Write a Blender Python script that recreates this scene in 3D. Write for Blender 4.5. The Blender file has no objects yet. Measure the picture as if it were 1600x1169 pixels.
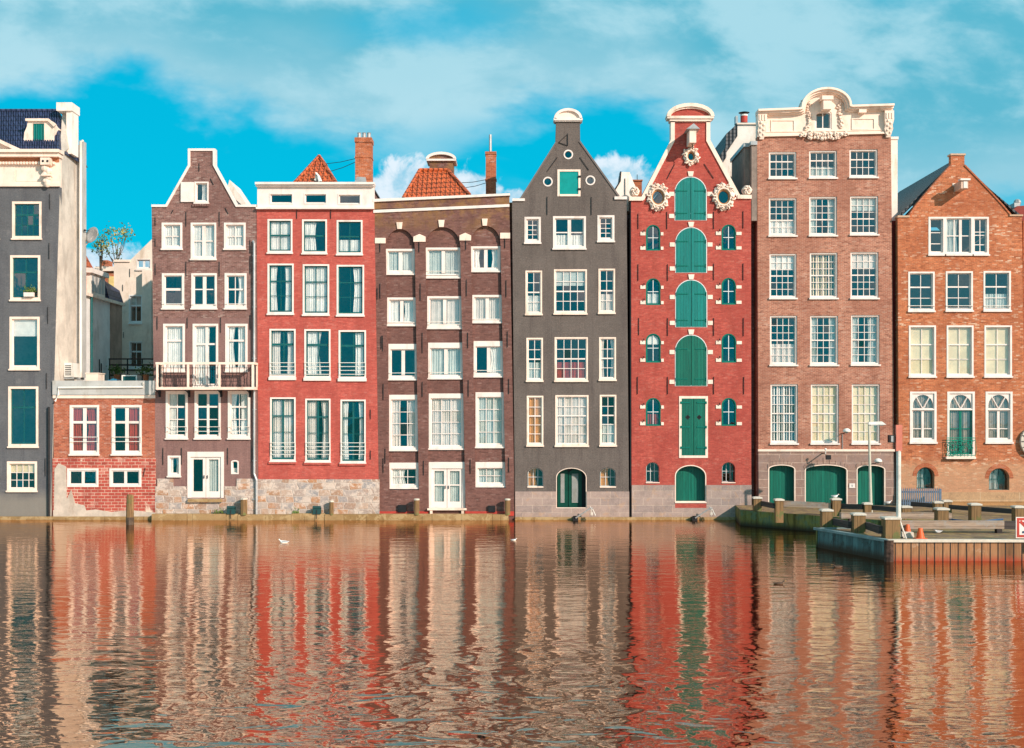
import bpy, math, random
from mathutils import Vector, Matrix
from mathutils.geometry import tessellate_polygon
R = random.Random(11)
sc = bpy.context.scene
col = sc.collection
PI = math.pi

# ------------------------------------------------------------------ camera
CD, CH, F, HR = 60.0, 5.0, 1920.0, 652.0       # distance to facades, eye height, focal length (px), horizon row
cam = bpy.data.cameras.new('camera')
camo = bpy.data.objects.new('camera', cam); col.objects.link(camo)
camo.location = (0, -CD, CH); camo.rotation_euler = (PI/2, 0, 0)
cam.sensor_width = 36; cam.lens = 36*F/1600; cam.shift_y = (HR-584.5)/1600
cam.clip_end = 5000
sc.camera = camo

# ------------------------------------------------------------------ sun, sky, exposure
SUNV = Vector((1.0, -1.0, 0.72)).normalized()
sun = bpy.data.lights.new('sun', 'SUN'); sun.energy = 4.6; sun.angle = math.radians(0.55); sun.color = (1, .855, .735)
suno = bpy.data.objects.new('sun', sun); col.objects.link(suno)
suno.rotation_euler = SUNV.to_track_quat('Z', 'Y').to_euler()
sc.view_settings.view_transform = 'Standard'; sc.view_settings.look = 'None'
sc.view_settings.gamma = 1; sc.view_settings.exposure = 0.22

class NT:
    """tiny node-tree writer"""
    def __init__(s, t): s.t = t; s.n = t.nodes; s.l = t.links
    def N(s, typ, ins=None, **kw):
        n = s.n.new(typ)
        for k, v in kw.items(): setattr(n, k, v)
        for k, v in (ins or {}).items(): s.set(n.inputs[k], v)
        return n
    def set(s, sock, v):
        if isinstance(v, bpy.types.NodeSocket): s.l.new(v, sock)
        elif isinstance(v, bpy.types.Node): s.l.new(v.outputs[0], sock)
        else:
            if isinstance(v, (tuple, list)) and len(v) == 3 and sock.type == 'RGBA': v = (*v, 1)
            sock.default_value = v
    def M(s, op, a, b=0.0, c=0.0, clamp=False):
        n = s.n.new('ShaderNodeMath'); n.operation = op; n.use_clamp = clamp
        s.set(n.inputs[0], a); s.set(n.inputs[1], b)
        if op in ('MULTIPLY_ADD', 'SMOOTH_MIN', 'WRAP'): s.set(n.inputs[2], c)
        return n.outputs[0]
    def mix(s, f, a, b, mode='MIX'):
        n = s.n.new('ShaderNodeMix'); n.data_type = 'RGBA'; n.blend_type = mode
        s.set(n.inputs[0], f); s.set(n.inputs[6], a); s.set(n.inputs[7], b)
        return n.outputs[2]
    def ss(s, v, a, b, o0=0.0, o1=1.0):
        n = s.n.new('ShaderNodeMapRange'); n.interpolation_type = 'SMOOTHSTEP'
        s.set(n.inputs[0], v); s.set(n.inputs[1], a); s.set(n.inputs[2], b)
        n.inputs[3].default_value = o0; n.inputs[4].default_value = o1
        return n.outputs[0]
    def noise(s, vec, scale, detail=3, rough=.5, dist=0.0):
        n = s.N('ShaderNodeTexNoise', {'Scale': scale, 'Detail': detail, 'Roughness': rough, 'Distortion': dist})
        s.set(n.inputs['Vector'], vec); return n.outputs[0]
    def xyz(s, x, y, z):
        return s.N('ShaderNodeCombineXYZ', {0: x, 1: y, 2: z}).outputs[0]
    def scale(s, vec, v):
        n = s.n.new('ShaderNodeVectorMath'); n.operation = 'MULTIPLY'
        s.set(n.inputs[0], vec); s.set(n.inputs[1], v); return n.outputs[0]

w = bpy.data.worlds.new('World'); sc.world = w; w.use_nodes = True
w.node_tree.nodes.clear(); T = NT(w.node_tree)
sky = T.N('ShaderNodeTexSky', sky_type='NISHITA', sun_disc=False, sun_elevation=math.asin(SUNV.z),
          sun_rotation=math.radians(135), air_density=1.0, dust_density=.4, ozone_density=2.0)
tc = T.N('ShaderNodeTexCoord')
sep = T.N('ShaderNodeSeparateXYZ', {0: tc.outputs['Generated']})
dx, dy, dz = sep.outputs
ay = T.M('MAXIMUM', T.M('ABSOLUTE', dy), .25)
u = T.M('DIVIDE', dx, ay); v = T.M('DIVIDE', dz, ay)
# clear sky: the Nishita sky pushed towards the photograph's cyan
hsv = T.N('ShaderNodeRGBToBW', {0: sky.outputs[0]})
deep = T.mix(T.ss(v, .10, .30), (0.0, 4.7, 6.8), (0.0, 4.3, 6.6))
clear = T.mix(.12, deep, T.mix(1.0, sky.outputs[0], (.02, .9, 1.0), 'MULTIPLY'))
# high cloud bank
wv = T.xyz(T.M('MULTIPLY', u, 1.0), T.M('MULTIPLY', dy, .6), T.M('ADD', T.M('MULTIPLY', v, 2.0), T.M('MULTIPLY', u, .12)))
n1 = T.noise(wv, 3.4, 6, .54, .12)
n2 = T.noise(wv, 10.0, 6, .58, .15)
n3 = T.noise(wv, 1.7, 3, .5, .2)
nn = T.M('ADD', T.M('MULTIPLY', T.M('SUBTRACT', n1, .5), .17), T.M('MULTIPLY', T.M('SUBTRACT', n2, .5), .045))
# lower edge of the bank drops towards the right, with a bright gap above the middle gables
gap = T.M('MULTIPLY', T.ss(T.M('ABSOLUTE', T.M('SUBTRACT', u, .06)), .03, .15, 1, 0), .02)
edge = T.M('SUBTRACT', .268, T.M('MULTIPLY', T.ss(u, -.33, -.22), .045))
edge = T.M('ADD', T.M('SUBTRACT', edge, T.M('MULTIPLY', T.ss(u, .12, .24), .085)), gap)
hgt = T.M('ADD', T.M('SUBTRACT', v, edge), nn)
bank = T.ss(hgt, -.004, .028)
hole = T.M('MULTIPLY', T.ss(n3, .58, .72), .7)
hx = T.M('DIVIDE', T.M('ADD', u, .062), .075); hy = T.M('DIVIDE', T.M('SUBTRACT', v, .318), .026)
hole = T.M('MAXIMUM', hole, T.M('MULTIPLY', T.ss(T.M('ADD', T.M('SQRT', T.M('ADD', T.M('MULTIPLY', hx, hx), T.M('MULTIPLY', hy, hy))), T.M('MULTIPLY', T.M('SUBTRACT', n2, .5), 1.6)), 1.2, .2), .6))
bank = T.M('MULTIPLY', bank, T.M('SUBTRACT', 1.0, hole))
low = T.M('MULTIPLY', T.ss(T.noise(wv, 5.2, 6, .6, .4), .50, .70), .42)     # thin veils in the clear part
low = T.M('ADD', T.M('MULTIPLY', low, T.ss(u, -.05, .12)), T.M('MULTIPLY', T.ss(u, .22, .36), .30))
bank = T.M('MAXIMUM', bank, low)
ccol = T.mix(T.ss(T.M('ADD', T.M('MULTIPLY', n2, .55), T.M('MULTIPLY', n1, .45)), .41, .58), (1.0, 4.2, 5.5), (3.6, 6.2, 7.1))
ccol = T.mix(T.M('MULTIPLY', T.ss(hgt, .10, .0), .55), ccol, (4.6, 6.8, 7.6))
c = T.mix(T.M('MULTIPLY', bank, .95), clear, ccol)
# small cumulus low over the roofs
def puff(cu, cv, ru, rv):
    a = T.M('DIVIDE', T.M('SUBTRACT', u, cu), ru); b = T.M('DIVIDE', T.M('SUBTRACT', v, cv), rv)
    return T.M('SUBTRACT', 1.0, T.M('SQRT', T.M('ADD', T.M('MULTIPLY', a, a), T.M('MULTIPLY', b, b))))
pv = T.noise(T.xyz(u, 0.0, v), 34, 7, .62, .3)
pm = None
for q in ((-.085, .178, .036, .036), (-.035, .172, .034, .034), (-.11, .166, .03, .022), (.005, .168, .02, .022), (.085, .188, .034, .026),
          (.11, .176, .04, .030), (.025, .16, .03, .015), (-.35, .12, .09, .022), (-.02, .15, .2, .018)):
    p = puff(*q); pm = p if pm is None else T.M('MAXIMUM', pm, p)
pm = T.M('ADD', pm, T.M('MULTIPLY', T.M('SUBTRACT', pv, .5), 1.5))
pcol = T.mix(T.ss(pv, .38, .62), (3.2, 5.8, 7.3), (7.2, 8.0, 8.7))
c = T.mix(T.M('MULTIPLY', T.ss(pm, .0, .28), .93), c, pcol)
c = T.mix(T.ss(dz, -.02, .0), (1.2, 1.1, 1.0), c)
bg = T.N('ShaderNodeBackground', {0: c, 1: .10})
T.l.new(bg.outputs[0], T.N('ShaderNodeOutputWorld').inputs[0])

# ------------------------------------------------------------------ materials
MATS = {}
def mat(name):
    m = bpy.data.materials.new(name); m.use_nodes = True; m.node_tree.nodes.clear()
    MATS[name] = m; return m, NT(m.node_tree)
def finish(T, color, rough=.8, bump=None, bstr=.3, bdist=.02, metal=0, spec=.3, sheen=0):
    p = T.N('ShaderNodeBsdfPrincipled', {'Base Color': color, 'Roughness': rough, 'Metallic': metal, 'Specular IOR Level': spec})
    if bump is not None:
        b = T.N('ShaderNodeBump', {'Strength': bstr, 'Distance': bdist, 'Height': bump})
        T.l.new(b.outputs[0], p.inputs['Normal'])
    T.l.new(p.outputs[0], T.N('ShaderNodeOutputMaterial').inputs[0]); return p
def coords(T):
    o = T.N('ShaderNodeTexCoord').outputs['Object']
    s = T.N('ShaderNodeSeparateXYZ', {0: o}).outputs
    return o, s, T.xyz(T.M('ADD', s[0], s[1]), s[2], 0.0)
def sc3(c, k): return tuple(min(1, x*k) for x in c)
def plain(name, c, rough=.7, var=.12, scale=3.0, bstr=.15, metal=0, spec=.3, dirt=None):
    m, T = mat(name); o, s, f = coords(T)
    n = T.noise(o, scale, 5, .6); n2 = T.noise(o, scale*9, 4, .6)
    cc = T.mix(T.ss(n, .3, .7), sc3(c, 1-var), sc3(c, 1+var))
    cc = T.mix(T.M('MULTIPLY', T.ss(n2, .45, .75), .35), cc, sc3(c, 1-2.2*var))
    if dirt: cc = T.mix(T.M('MULTIPLY', T.ss(T.noise(T.scale(o, (1, 1, .35)), 1.7, 6, .65), .52, .70), .6), cc, dirt)
    finish(T, cc, rough, n2, bstr, .01, metal, spec); return m
def brick(name, c1, c2, mortar, bw=.21, bh=.064, mo=.009, wear=(.75, .66, .58), wamt=.25, grain=.25, low=None, moss=None, rough=.85, bstr=.45, patch=None, spk=.35, dk=.5):
    m, T = mat(name); o, s, f = coords(T)
    wob = T.N('ShaderNodeVectorMath', operation='ADD', ins={0: f, 1: T.scale(T.N('ShaderNodeTexNoise', {'Scale': 1.1, 'Vector': o}).outputs[1], (.02, .05, 0))}).outputs[0]
    b = T.N('ShaderNodeTexBrick', {'Color1': c1, 'Color2': c2, 'Mortar': mortar, 'Scale': 1.0, 'Mortar Size': mo, 'Mortar Smooth': .3,
            'Bias': 0.0, 'Brick Width': bw, 'Row Height': bh, 'Vector': wob})
    cc = b.outputs[0]
    b2_ = T.N('ShaderNodeTexBrick', {'Color1': (0, 0, 0), 'Color2': (1, 1, 1), 'Mortar': (.5, .5, .5), 'Scale': 1.0, 'Mortar Size': 0.0, 'Bias': 0.0, 'Brick Width': bw, 'Row Height': bh, 'Vector': wob})
    rv = T.N('ShaderNodeTexWhiteNoise', {'W': T.M('MULTIPLY', b2_.outputs[0], 37.0)}, noise_dimensions='1D').outputs[0]
    clus = T.ss(T.noise(o, .9, 5, .7), .38, .62)
    cc = T.mix(T.M('MULTIPLY', T.M('MULTIPLY', T.ss(rv, .86, .90), clus), spk), cc, wear)
    cc = T.mix(T.M('MULTIPLY', T.ss(rv, .16, .12), dk), cc, sc3(c2, .45))
    big = T.noise(o, .55, 5, .6); mid = T.noise(o, 3.2, 5, .65)
    fine = T.noise(T.scale(f, (1, 2.8, 1)), 9.0, 6, .75)
    cc = T.mix(T.M('MULTIPLY', T.ss(fine, .42, .62), min(.6, grain*1.7)), cc, sc3(c1, .5))
    gr2 = T.noise(T.scale(f, (1, 3.2, 1)), 5.2, 4, .75); cc = T.mix(T.M('MULTIPLY', T.ss(gr2, .50, .64), .38), cc, sc3(c1, 1.5))
    gr3 = T.noise(T.scale(f, (1, 2.2, 1)), 2.1, 6, .75); cc = T.mix(T.M('MULTIPLY', T.ss(gr3, .50, .66), .32), cc, sc3(c2, .6))
    cc = T.mix(T.M('MULTIPLY', T.ss(big, .42, .62), .42), cc, sc3(c2, .72))
    streak = T.noise(T.scale(f, (1, .12, 1)), 2.4, 5, .6)
    cc = T.mix(T.M('MULTIPLY', T.ss(streak, .48, .68), .42), cc, sc3(c1, .55))
    wr = T.M('MULTIPLY', T.ss(T.M('ADD', T.M('MULTIPLY', mid, .55), T.M('MULTIPLY', fine, .45)), .53, .66), wamt)
    cc = T.mix(wr, cc, wear)
    if patch:      # old lime and spalled plaster: (colour, threshold, amount)
        pn = T.noise(o, patch[3] if len(patch) > 3 else 1.0, 6, .62, .4)
        cc = T.mix(T.M('MULTIPLY', T.ss(pn, patch[1], patch[1]+.05), patch[2]), cc, patch[0])
    if moss:       # (colour, z0, z1, amount)
        mz = T.M('MULTIPLY', T.ss(s[2], moss[1], moss[2]), T.ss(T.noise(o, 1.0, 6, .7), .42, .62))
        cc = T.mix(T.M('MULTIPLY', mz, moss[3]), cc, moss[0])
    if low:        # damp zone at the water: (colour, z top, amount)
        lz = T.ss(T.M('ADD', s[2], T.M('MULTIPLY', mid, .9)), low[1]+.55, low[1]-.1)
        cc = T.mix(T.M('MULTIPLY', lz, low[2]), cc, low[0])
    h = T.M('ADD', T.M('MULTIPLY', b.outputs[1], -1.0), T.M('MULTIPLY', fine, .6))
    finish(T, cc, rough, h, bstr, .012, spec=.2); return m
def stone(name, c1, c2, mortar, bw, bh, mo, low=None, patch=None, wear=.4):
    m, T = mat(name); o, s, f = coords(T)
    wob = T.N('ShaderNodeVectorMath', operation='ADD', ins={0: f, 1: T.scale(T.N('ShaderNodeTexNoise', {'Scale': .9, 'Vector': o}).outputs[1], (.06, .05, 0))}).outputs[0]
    b = T.N('ShaderNodeTexBrick', {'Color1': c1, 'Color2': c2, 'Mortar': mortar, 'Scale': 1.0, 'Mortar Size': mo, 'Mortar Smooth': .2,
            'Brick Width': bw, 'Row Height': bh, 'Vector': wob})
    cc = b.outputs[0]; mid = T.noise(o, 1.6, 6, .65); fine = T.noise(o, 14, 5, .7)
    cc = T.mix(T.M('MULTIPLY', T.ss(mid, .42, .68), wear), cc, sc3(c2, .55))
    cc = T.mix(T.M('MULTIPLY', T.ss(fine, .45, .7), .35), cc, sc3(c1, 1.35))
    if patch: cc = T.mix(T.M('MULTIPLY', T.ss(T.noise(o, 1.9, 6, .7, .5), patch[1], patch[1]+.06), patch[2]), cc, patch[0])
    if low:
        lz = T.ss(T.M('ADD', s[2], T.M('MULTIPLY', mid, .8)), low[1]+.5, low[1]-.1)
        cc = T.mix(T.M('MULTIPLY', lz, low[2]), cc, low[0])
    finish(T, cc, .85, T.M('ADD', T.M('MULTIPLY', b.outputs[1], -1.0), T.M('MULTIPLY', fine, .7)), .5, .02, spec=.2); return m
def rubble(name, cols, mortar, low=None):
    m, T = mat(name); o, s, f = coords(T)
    d = T.N('ShaderNodeVectorMath', operation='ADD', ins={0: f, 1: T.scale(T.N('ShaderNodeTexNoise', {'Scale': 1.6, 'Vector': o}).outputs[1], (.16, .1, 0))}).outputs[0]
    d2 = T.N('ShaderNodeVectorMath', operation='ADD', ins={0: d, 1: T.scale(T.N('ShaderNodeTexNoise', {'Scale': .8, 'Detail': 3.0, 'Vector': o}).outputs[1], (.55, .22, 0))}).outputs[0]
    b = T.N('ShaderNodeTexBrick', {'Color1': (0, 0, 0), 'Color2': (1, 1, 1), 'Mortar': (.5, .5, .5), 'Scale': 1.0, 'Mortar Size': .022, 'Mortar Smooth': .6,
            'Brick Width': .62, 'Row Height': .33, 'Vector': d2}, offset=.41, squash=.7, squash_frequency=3)
    ed = b.outputs[1]; cell = T.N('ShaderNodeTexWhiteNoise', {'W': T.M('MULTIPLY', b.outputs[0], 91.0)}, noise_dimensions='1D').outputs[0]
    n = T.noise(o, 1.4, 5, .65, .6); fine = T.noise(o, 11, 6, .7)
    cr = T.N('ShaderNodeValToRGB', {0: T.M('ADD', T.M('MULTIPLY', cell, .75), T.M('MULTIPLY', n, .35))})
    el = cr.color_ramp.elements
    el[0].position = .15; el[0].color = (*cols[0], 1); el[1].position = .95; el[1].color = (*cols[-1], 1)
    for i, cx in enumerate(cols[1:-1]):
        e = el.new(.15+.8*(i+1)/(len(cols)-1)); e.color = (*cx, 1)
    cc = T.mix(T.M('MULTIPLY', T.ss(fine, .45, .7), .45), cr.outputs[0], mortar)
    cc = T.mix(T.M('MULTIPLY', ed, .9), cc, mortar)
    cc = T.mix(T.M('MULTIPLY', T.ss(T.noise(o, 1.6, 6, .75, .5), .50, .58), .75), cc, mortar)
    if low: cc = T.mix(T.M('MULTIPLY', T.ss(T.M('ADD', s[2], T.M('MULTIPLY', n, .8)), low[1]+.5, low[1]-.1), low[2]), cc, low[0])
    finish(T, cc, .85, T.M('ADD', T.M('MULTIPLY', ed, -1.0), T.M('MULTIPLY', fine, .9)), .7, .04, spec=.2); return m
def render_(name, c, dark, speck=.35, low=None, light=None, big=.55):      # weathered painted / rendered wall
    m, T = mat(name); o, s, f = coords(T)
    n = T.noise(o, big, 6, .65); fine = T.noise(o, 7.5, 6, .75); st = T.noise(T.scale(f, (1, .1, 1)), 2.2, 6, .65)
    sp = T.noise(o, 22, 4, .7)
    bp = T.N('ShaderNodeTexBrick', {'Color1': (1, 1, 1), 'Color2': (.8, .8, .8), 'Mortar': (.55, .55, .55), 'Scale': 1.0, 'Mortar Size': .008,
             'Mortar Smooth': .4, 'Brick Width': .21, 'Row Height': .066, 'Vector': f})
    cc = T.mix(T.ss(n, .35, .68), c, sc3(c, .78))
    cc = T.mix(T.M('MULTIPLY', T.ss(st, .46, .68), .5), cc, dark)
    cc = T.mix(.35, cc, T.mix(1.0, cc, bp.outputs[0], 'MULTIPLY'))
    cc = T.mix(T.M('MULTIPLY', T.ss(sp, .50, .64), speck), cc, sc3(c, 1.9))
    sp2 = T.noise(T.scale(f, (1, 2, 1)), 9, 5, .75); cc = T.mix(T.M('MULTIPLY', T.ss(sp2, .5, .64), .4), cc, sc3(dark, .8))
    cc = T.mix(T.M('MULTIPLY', T.ss(fine, .55, .75), .4), cc, dark)
    if light: cc = T.mix(T.M('MULTIPLY', T.ss(T.noise(o, 1.3, 6, .7, .6), light[1], light[1]+.05), light[2]), cc, light[0])
    if low: cc = T.mix(T.M('MULTIPLY', T.ss(T.M('ADD', s[2], T.M('MULTIPLY', n, 1.2)), low[1]+.6, low[1]-.2), low[2]), cc, low[0])
    finish(T, cc, .82, T.M('ADD', fine, T.M('MULTIPLY', bp.outputs[1], -.5)), .45, .012, spec=.2); return m
def tiles(name, c1, c2, cw=.26, rh=.30, edge=.35):
    m, T = mat(name); o, s, f = coords(T)
    b = T.N('ShaderNodeTexBrick', {'Color1': c1, 'Color2': c2, 'Mortar': sc3(c1, .3), 'Scale': 1.0, 'Mortar Size': .03, 'Mortar Smooth': .5,
            'Brick Width': cw, 'Row Height': rh, 'Vector': T.xyz(T.M('ADD', s[0], s[1]), s[2], 0.0)}, offset=0.0)
    n = T.noise(o, 3, 5, .65)
    cc = T.mix(T.M('MULTIPLY', T.ss(n, .4, .7), .5), b.outputs[0], sc3(c1, .5))
    wv = T.M('SINE', T.M('MULTIPLY', T.M('ADD', s[0], s[1]), 2*PI/cw))
    finish(T, cc, .5, T.M('ADD', T.M('MULTIPLY', wv, .5), T.M('MULTIPLY', b.outputs[1], -1.0)), .7, .04, spec=.5); return m
def planks(name, c, cw=.12, horiz=False, var=.25, rough=.65, stain=None, low=None, spec=.3, strk=.0):
    m, T = mat(name); o, s, f = coords(T)
    k = s[2] if horiz else T.M('ADD', s[0], s[1])
    cell = T.M('FLOOR', T.M('DIVIDE', k, cw)); fr = T.M('FRACT', T.M('DIVIDE', k, cw))
    rnd = T.N('ShaderNodeTexWhiteNoise', {'W': cell}, noise_dimensions='1D').outputs[0]
    gr = T.noise(T.scale(o, (1, 1, 14) if horiz else (14, 14, 1)), 1.6, 6, .65)
    cc = T.mix(rnd, sc3(c, 1-var), sc3(c, 1+var))
    cc = T.mix(T.M('MULTIPLY', T.ss(gr, .4, .7), .45), cc, sc3(c, .5))
    stv = T.noise(T.scale(o, (.6, .6, 5) if horiz else (5, 5, .5)), 1.7, 5, .7)
    cc = T.mix(T.M('MULTIPLY', T.ss(stv, .47, .66), strk), cc, sc3(c, .28))
    groove = T.ss(T.M('ABSOLUTE', T.M('SUBTRACT', fr, .5)), .43, .5)
    cc = T.mix(T.M('MULTIPLY', groove, .7), cc, sc3(c, .2))
    if stain: cc = T.mix(T.M('MULTIPLY', T.ss(T.noise(o, 2.2, 6, .7), stain[1], stain[1]+.12), stain[2]), cc, stain[0])
    if low: cc = T.mix(T.M('MULTIPLY', T.ss(T.M('ADD', s[2], T.M('MULTIPLY', gr, .3)), low[1]+.25, low[1]-.1), low[2]), cc, low[0])
    finish(T, cc, rough, T.M('ADD', T.M('MULTIPLY', groove, -1.0), T.M('MULTIPLY', gr, .4)), .5, .02, spec=spec); return m

WHITE = plain('white_paint', (.81, .70, .64), .45, .07, 2.0, .08, dirt=(.58, .46, .40))
CREAM = plain('cream_paint', (.88, .69, .57), .55, .08, 2.0, .12, dirt=(.52, .36, .26))
COLD = plain('cool_white_paint', (.74, .73, .72), .45, .04, 2.0, .05, dirt=(.5, .47, .44))
TEAL = plain('teal_sash_paint', (.012, .10, .10), .35, .15, 4, .05)
GREEN = planks('green_door_boards', (.001, .138, .092), .14, var=.14, rough=.42, spec=.4, stain=((.008, .21, .14), .60, .4), strk=.22)
GREENT = planks('teal_door_boards', (.001, .20, .175), .14, var=.12, rough=.42, spec=.4, stain=((.01, .26, .24), .60, .4), strk=.18)
GREENP = plain('green_paint', (.002, .15, .11), .35, .12, 5, .05)
IRON = plain('black_iron', (.012, .012, .014), .5, .3, 6, .1)
GREYM = plain('grey_metal', (.42, .42, .42), .4, .12, 4, .08, metal=.3, dirt=(.25, .2, .16))
WHITEM = plain('white_metal', (.78, .74, .68), .4, .06, 3, .05, dirt=(.5, .4, .3))
REDP = plain('red_paint', (.45, .05, .035), .5, .15, 3, .08)
ROOM = plain('room_dark', (.24, .18, .13), .9, .4, .8, .05)
ORANGE = plain('orange_plastic', (.75, .12, .03), .45, .08, 6, .03)
BLACKP = plain('black_rubber', (.015, .015, .017), .7, .2, 6, .1)
GULLW = plain('white_feathers', (.85, .83, .8), .8, .05, 9, .1)
GULLG = plain('grey_feathers', (.35, .35, .37), .8, .1, 9, .1)
DUCKB = plain('brown_feathers', (.10, .06, .04), .8, .3, 14, .2)
BEAK = plain('yellow_beak', (.75, .35, .03), .5, .05, 5, .02)
LEAF = plain('leaf_green', (.10, .15, .03), .7, .4, 3, .1)
LEAFY = plain('leaf_yellow', (.40, .30, .06), .7, .3, 3, .1)
BARK = plain('bark', (.10, .07, .05), .9, .3, 6, .3)
TERRA = plain('terracotta', (.50, .16, .07), .8, .15, 8, .1)
CURT = {}
for k, cc in (('W', (.90, .86, .82)), ('P', (.80, .72, .67)), ('C', (.92, .76, .52)), ('R', (.42, .05, .03)), ('G', (.62, .65, .62)), ('O', (.75, .36, .12))):
    CURT[k] = plain('curtain_'+{'W': 'white', 'P': 'blush', 'C': 'cream', 'R': 'red', 'G': 'grey', 'O': 'orange'}[k], cc, .95, .10, 2.0, .05)

m, T = mat('window_glass')          # old float glass: part mirror, part see-through
o = T.N('ShaderNodeTexCoord').outputs['Object']
bn = T.N('ShaderNodeBump', {'Strength': .22, 'Distance': .012, 'Height': T.noise(o, 1.3, 3, .5, .3)})
gl = T.N('ShaderNodeBsdfGlossy', {'Color': (1, .95, .92), 'Roughness': .012, 'Normal': bn.outputs[0]})
tr = T.N('ShaderNodeBsdfTransparent', {'Color': (.93, .95, .94)})
fr = T.N('ShaderNodeLayerWeight', {'Blend': .35})
mx = T.N('ShaderNodeMixShader', {0: T.M('ADD', T.M('MULTIPLY', fr.outputs[1], .5), .16, clamp=True), 1: tr.outputs[0], 2: gl.outputs[0]})
T.l.new(mx.outputs[0], T.N('ShaderNodeOutputMaterial').inputs[0]); GLASS = m

m, T = mat('canal_water')
o, s, f = coords(T)
tn = T.noise(o, .06, 3, .5)                                                   # calmer and rougher areas
far = T.ss(s[1], -48, -8)
nw = T.noise(T.scale(o, (.55, 1.25, 1)), 1.25, 2, .45, .9)                     # slow swell
nm = T.noise(T.scale(o, (.6, 1.5, 1)), 3.6, 3, .5, .6)
nf = T.noise(T.scale(o, (.7, 1.7, 1)), 12, 3, .55, .3)
# wake rings spreading from the lower middle
rx = T.M('SUBTRACT', s[0], -6.0); ry = T.M('SUBTRACT', s[1], -49.0)
near = T.ss(s[1], -27, -41)
rad = T.M('SQRT', T.M('ADD', T.M('MULTIPLY', rx, rx), T.M('MULTIPLY', T.M('MULTIPLY', ry, ry), 1.0)))
wk = T.M('MULTIPLY', T.M('SINE', T.M('ADD', T.M('MULTIPLY', rad, 5.2), T.M('MULTIPLY', nw, 5.0))), T.ss(T.M('ABSOLUTE', T.M('SUBTRACT', rad, 9.0)), 2.0, 8.5, 1, 0))
h = T.M('ADD', T.M('MULTIPLY', nw, .019), T.M('MULTIPLY', nm, T.ss(s[1], -45, -20, .0034, .0054)))
h = T.M('ADD', h, T.M('MULTIPLY', T.M('MULTIPLY', nf, T.ss(s[1], -44, -15, .00015, .0012)), T.ss(tn, .35, .6, .55, 1.3)))
nl = T.noise(T.scale(o, (.75, 1.0, 1)), .95, 1, .4, 1.6)
lft = T.ss(T.M('ABSOLUTE', T.M('ADD', s[0], T.M('MULTIPLY_ADD', s[1], -.22, -8.3))), 8.0, 2.5, .08, 1.0)
h = T.M('ADD', h, T.M('MULTIPLY', T.M('MULTIPLY', wk, .0085), lft))
h = T.M('ADD', h, T.M('MULTIPLY', T.M('MULTIPLY', nl, .060), T.M('MULTIPLY', near, lft)))
h = T.M('ADD', h, T.M('MULTIPLY', T.M('MULTIPLY', T.noise(T.scale(o, (.8, 1.3, 1)), 2.4, 1, .4, 1.0), .013), T.M('MULTIPLY', near, T.M('MAXIMUM', lft, .4))))
bp = T.N('ShaderNodeBump', {'Strength': 1.0, 'Distance': 1.0, 'Height': h})
lw = T.N('ShaderNodeFresnel', {'IOR': 1.33, 'Normal': bp.outputs[0]})
gl = T.N('ShaderNodeBsdfGlossy', {'Color': (.80, .60, .47), 'Roughness': .001, 'Normal': bp.outputs[0]})
df = T.N('ShaderNodeBsdfPrincipled', {'Base Color': (.042, .013, .008), 'Roughness': .5, 'Specular IOR Level': 0.0})
fac = T.M('ADD', .50, T.M('MULTIPLY', lw.outputs[0], 1.15), clamp=True)
mx = T.N('ShaderNodeMixShader', {0: fac, 1: df.outputs[0], 2: gl.outputs[0]})
T.l.new(mx.outputs[0], T.N('ShaderNodeOutputMaterial').inputs[0]); WATER = m

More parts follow.
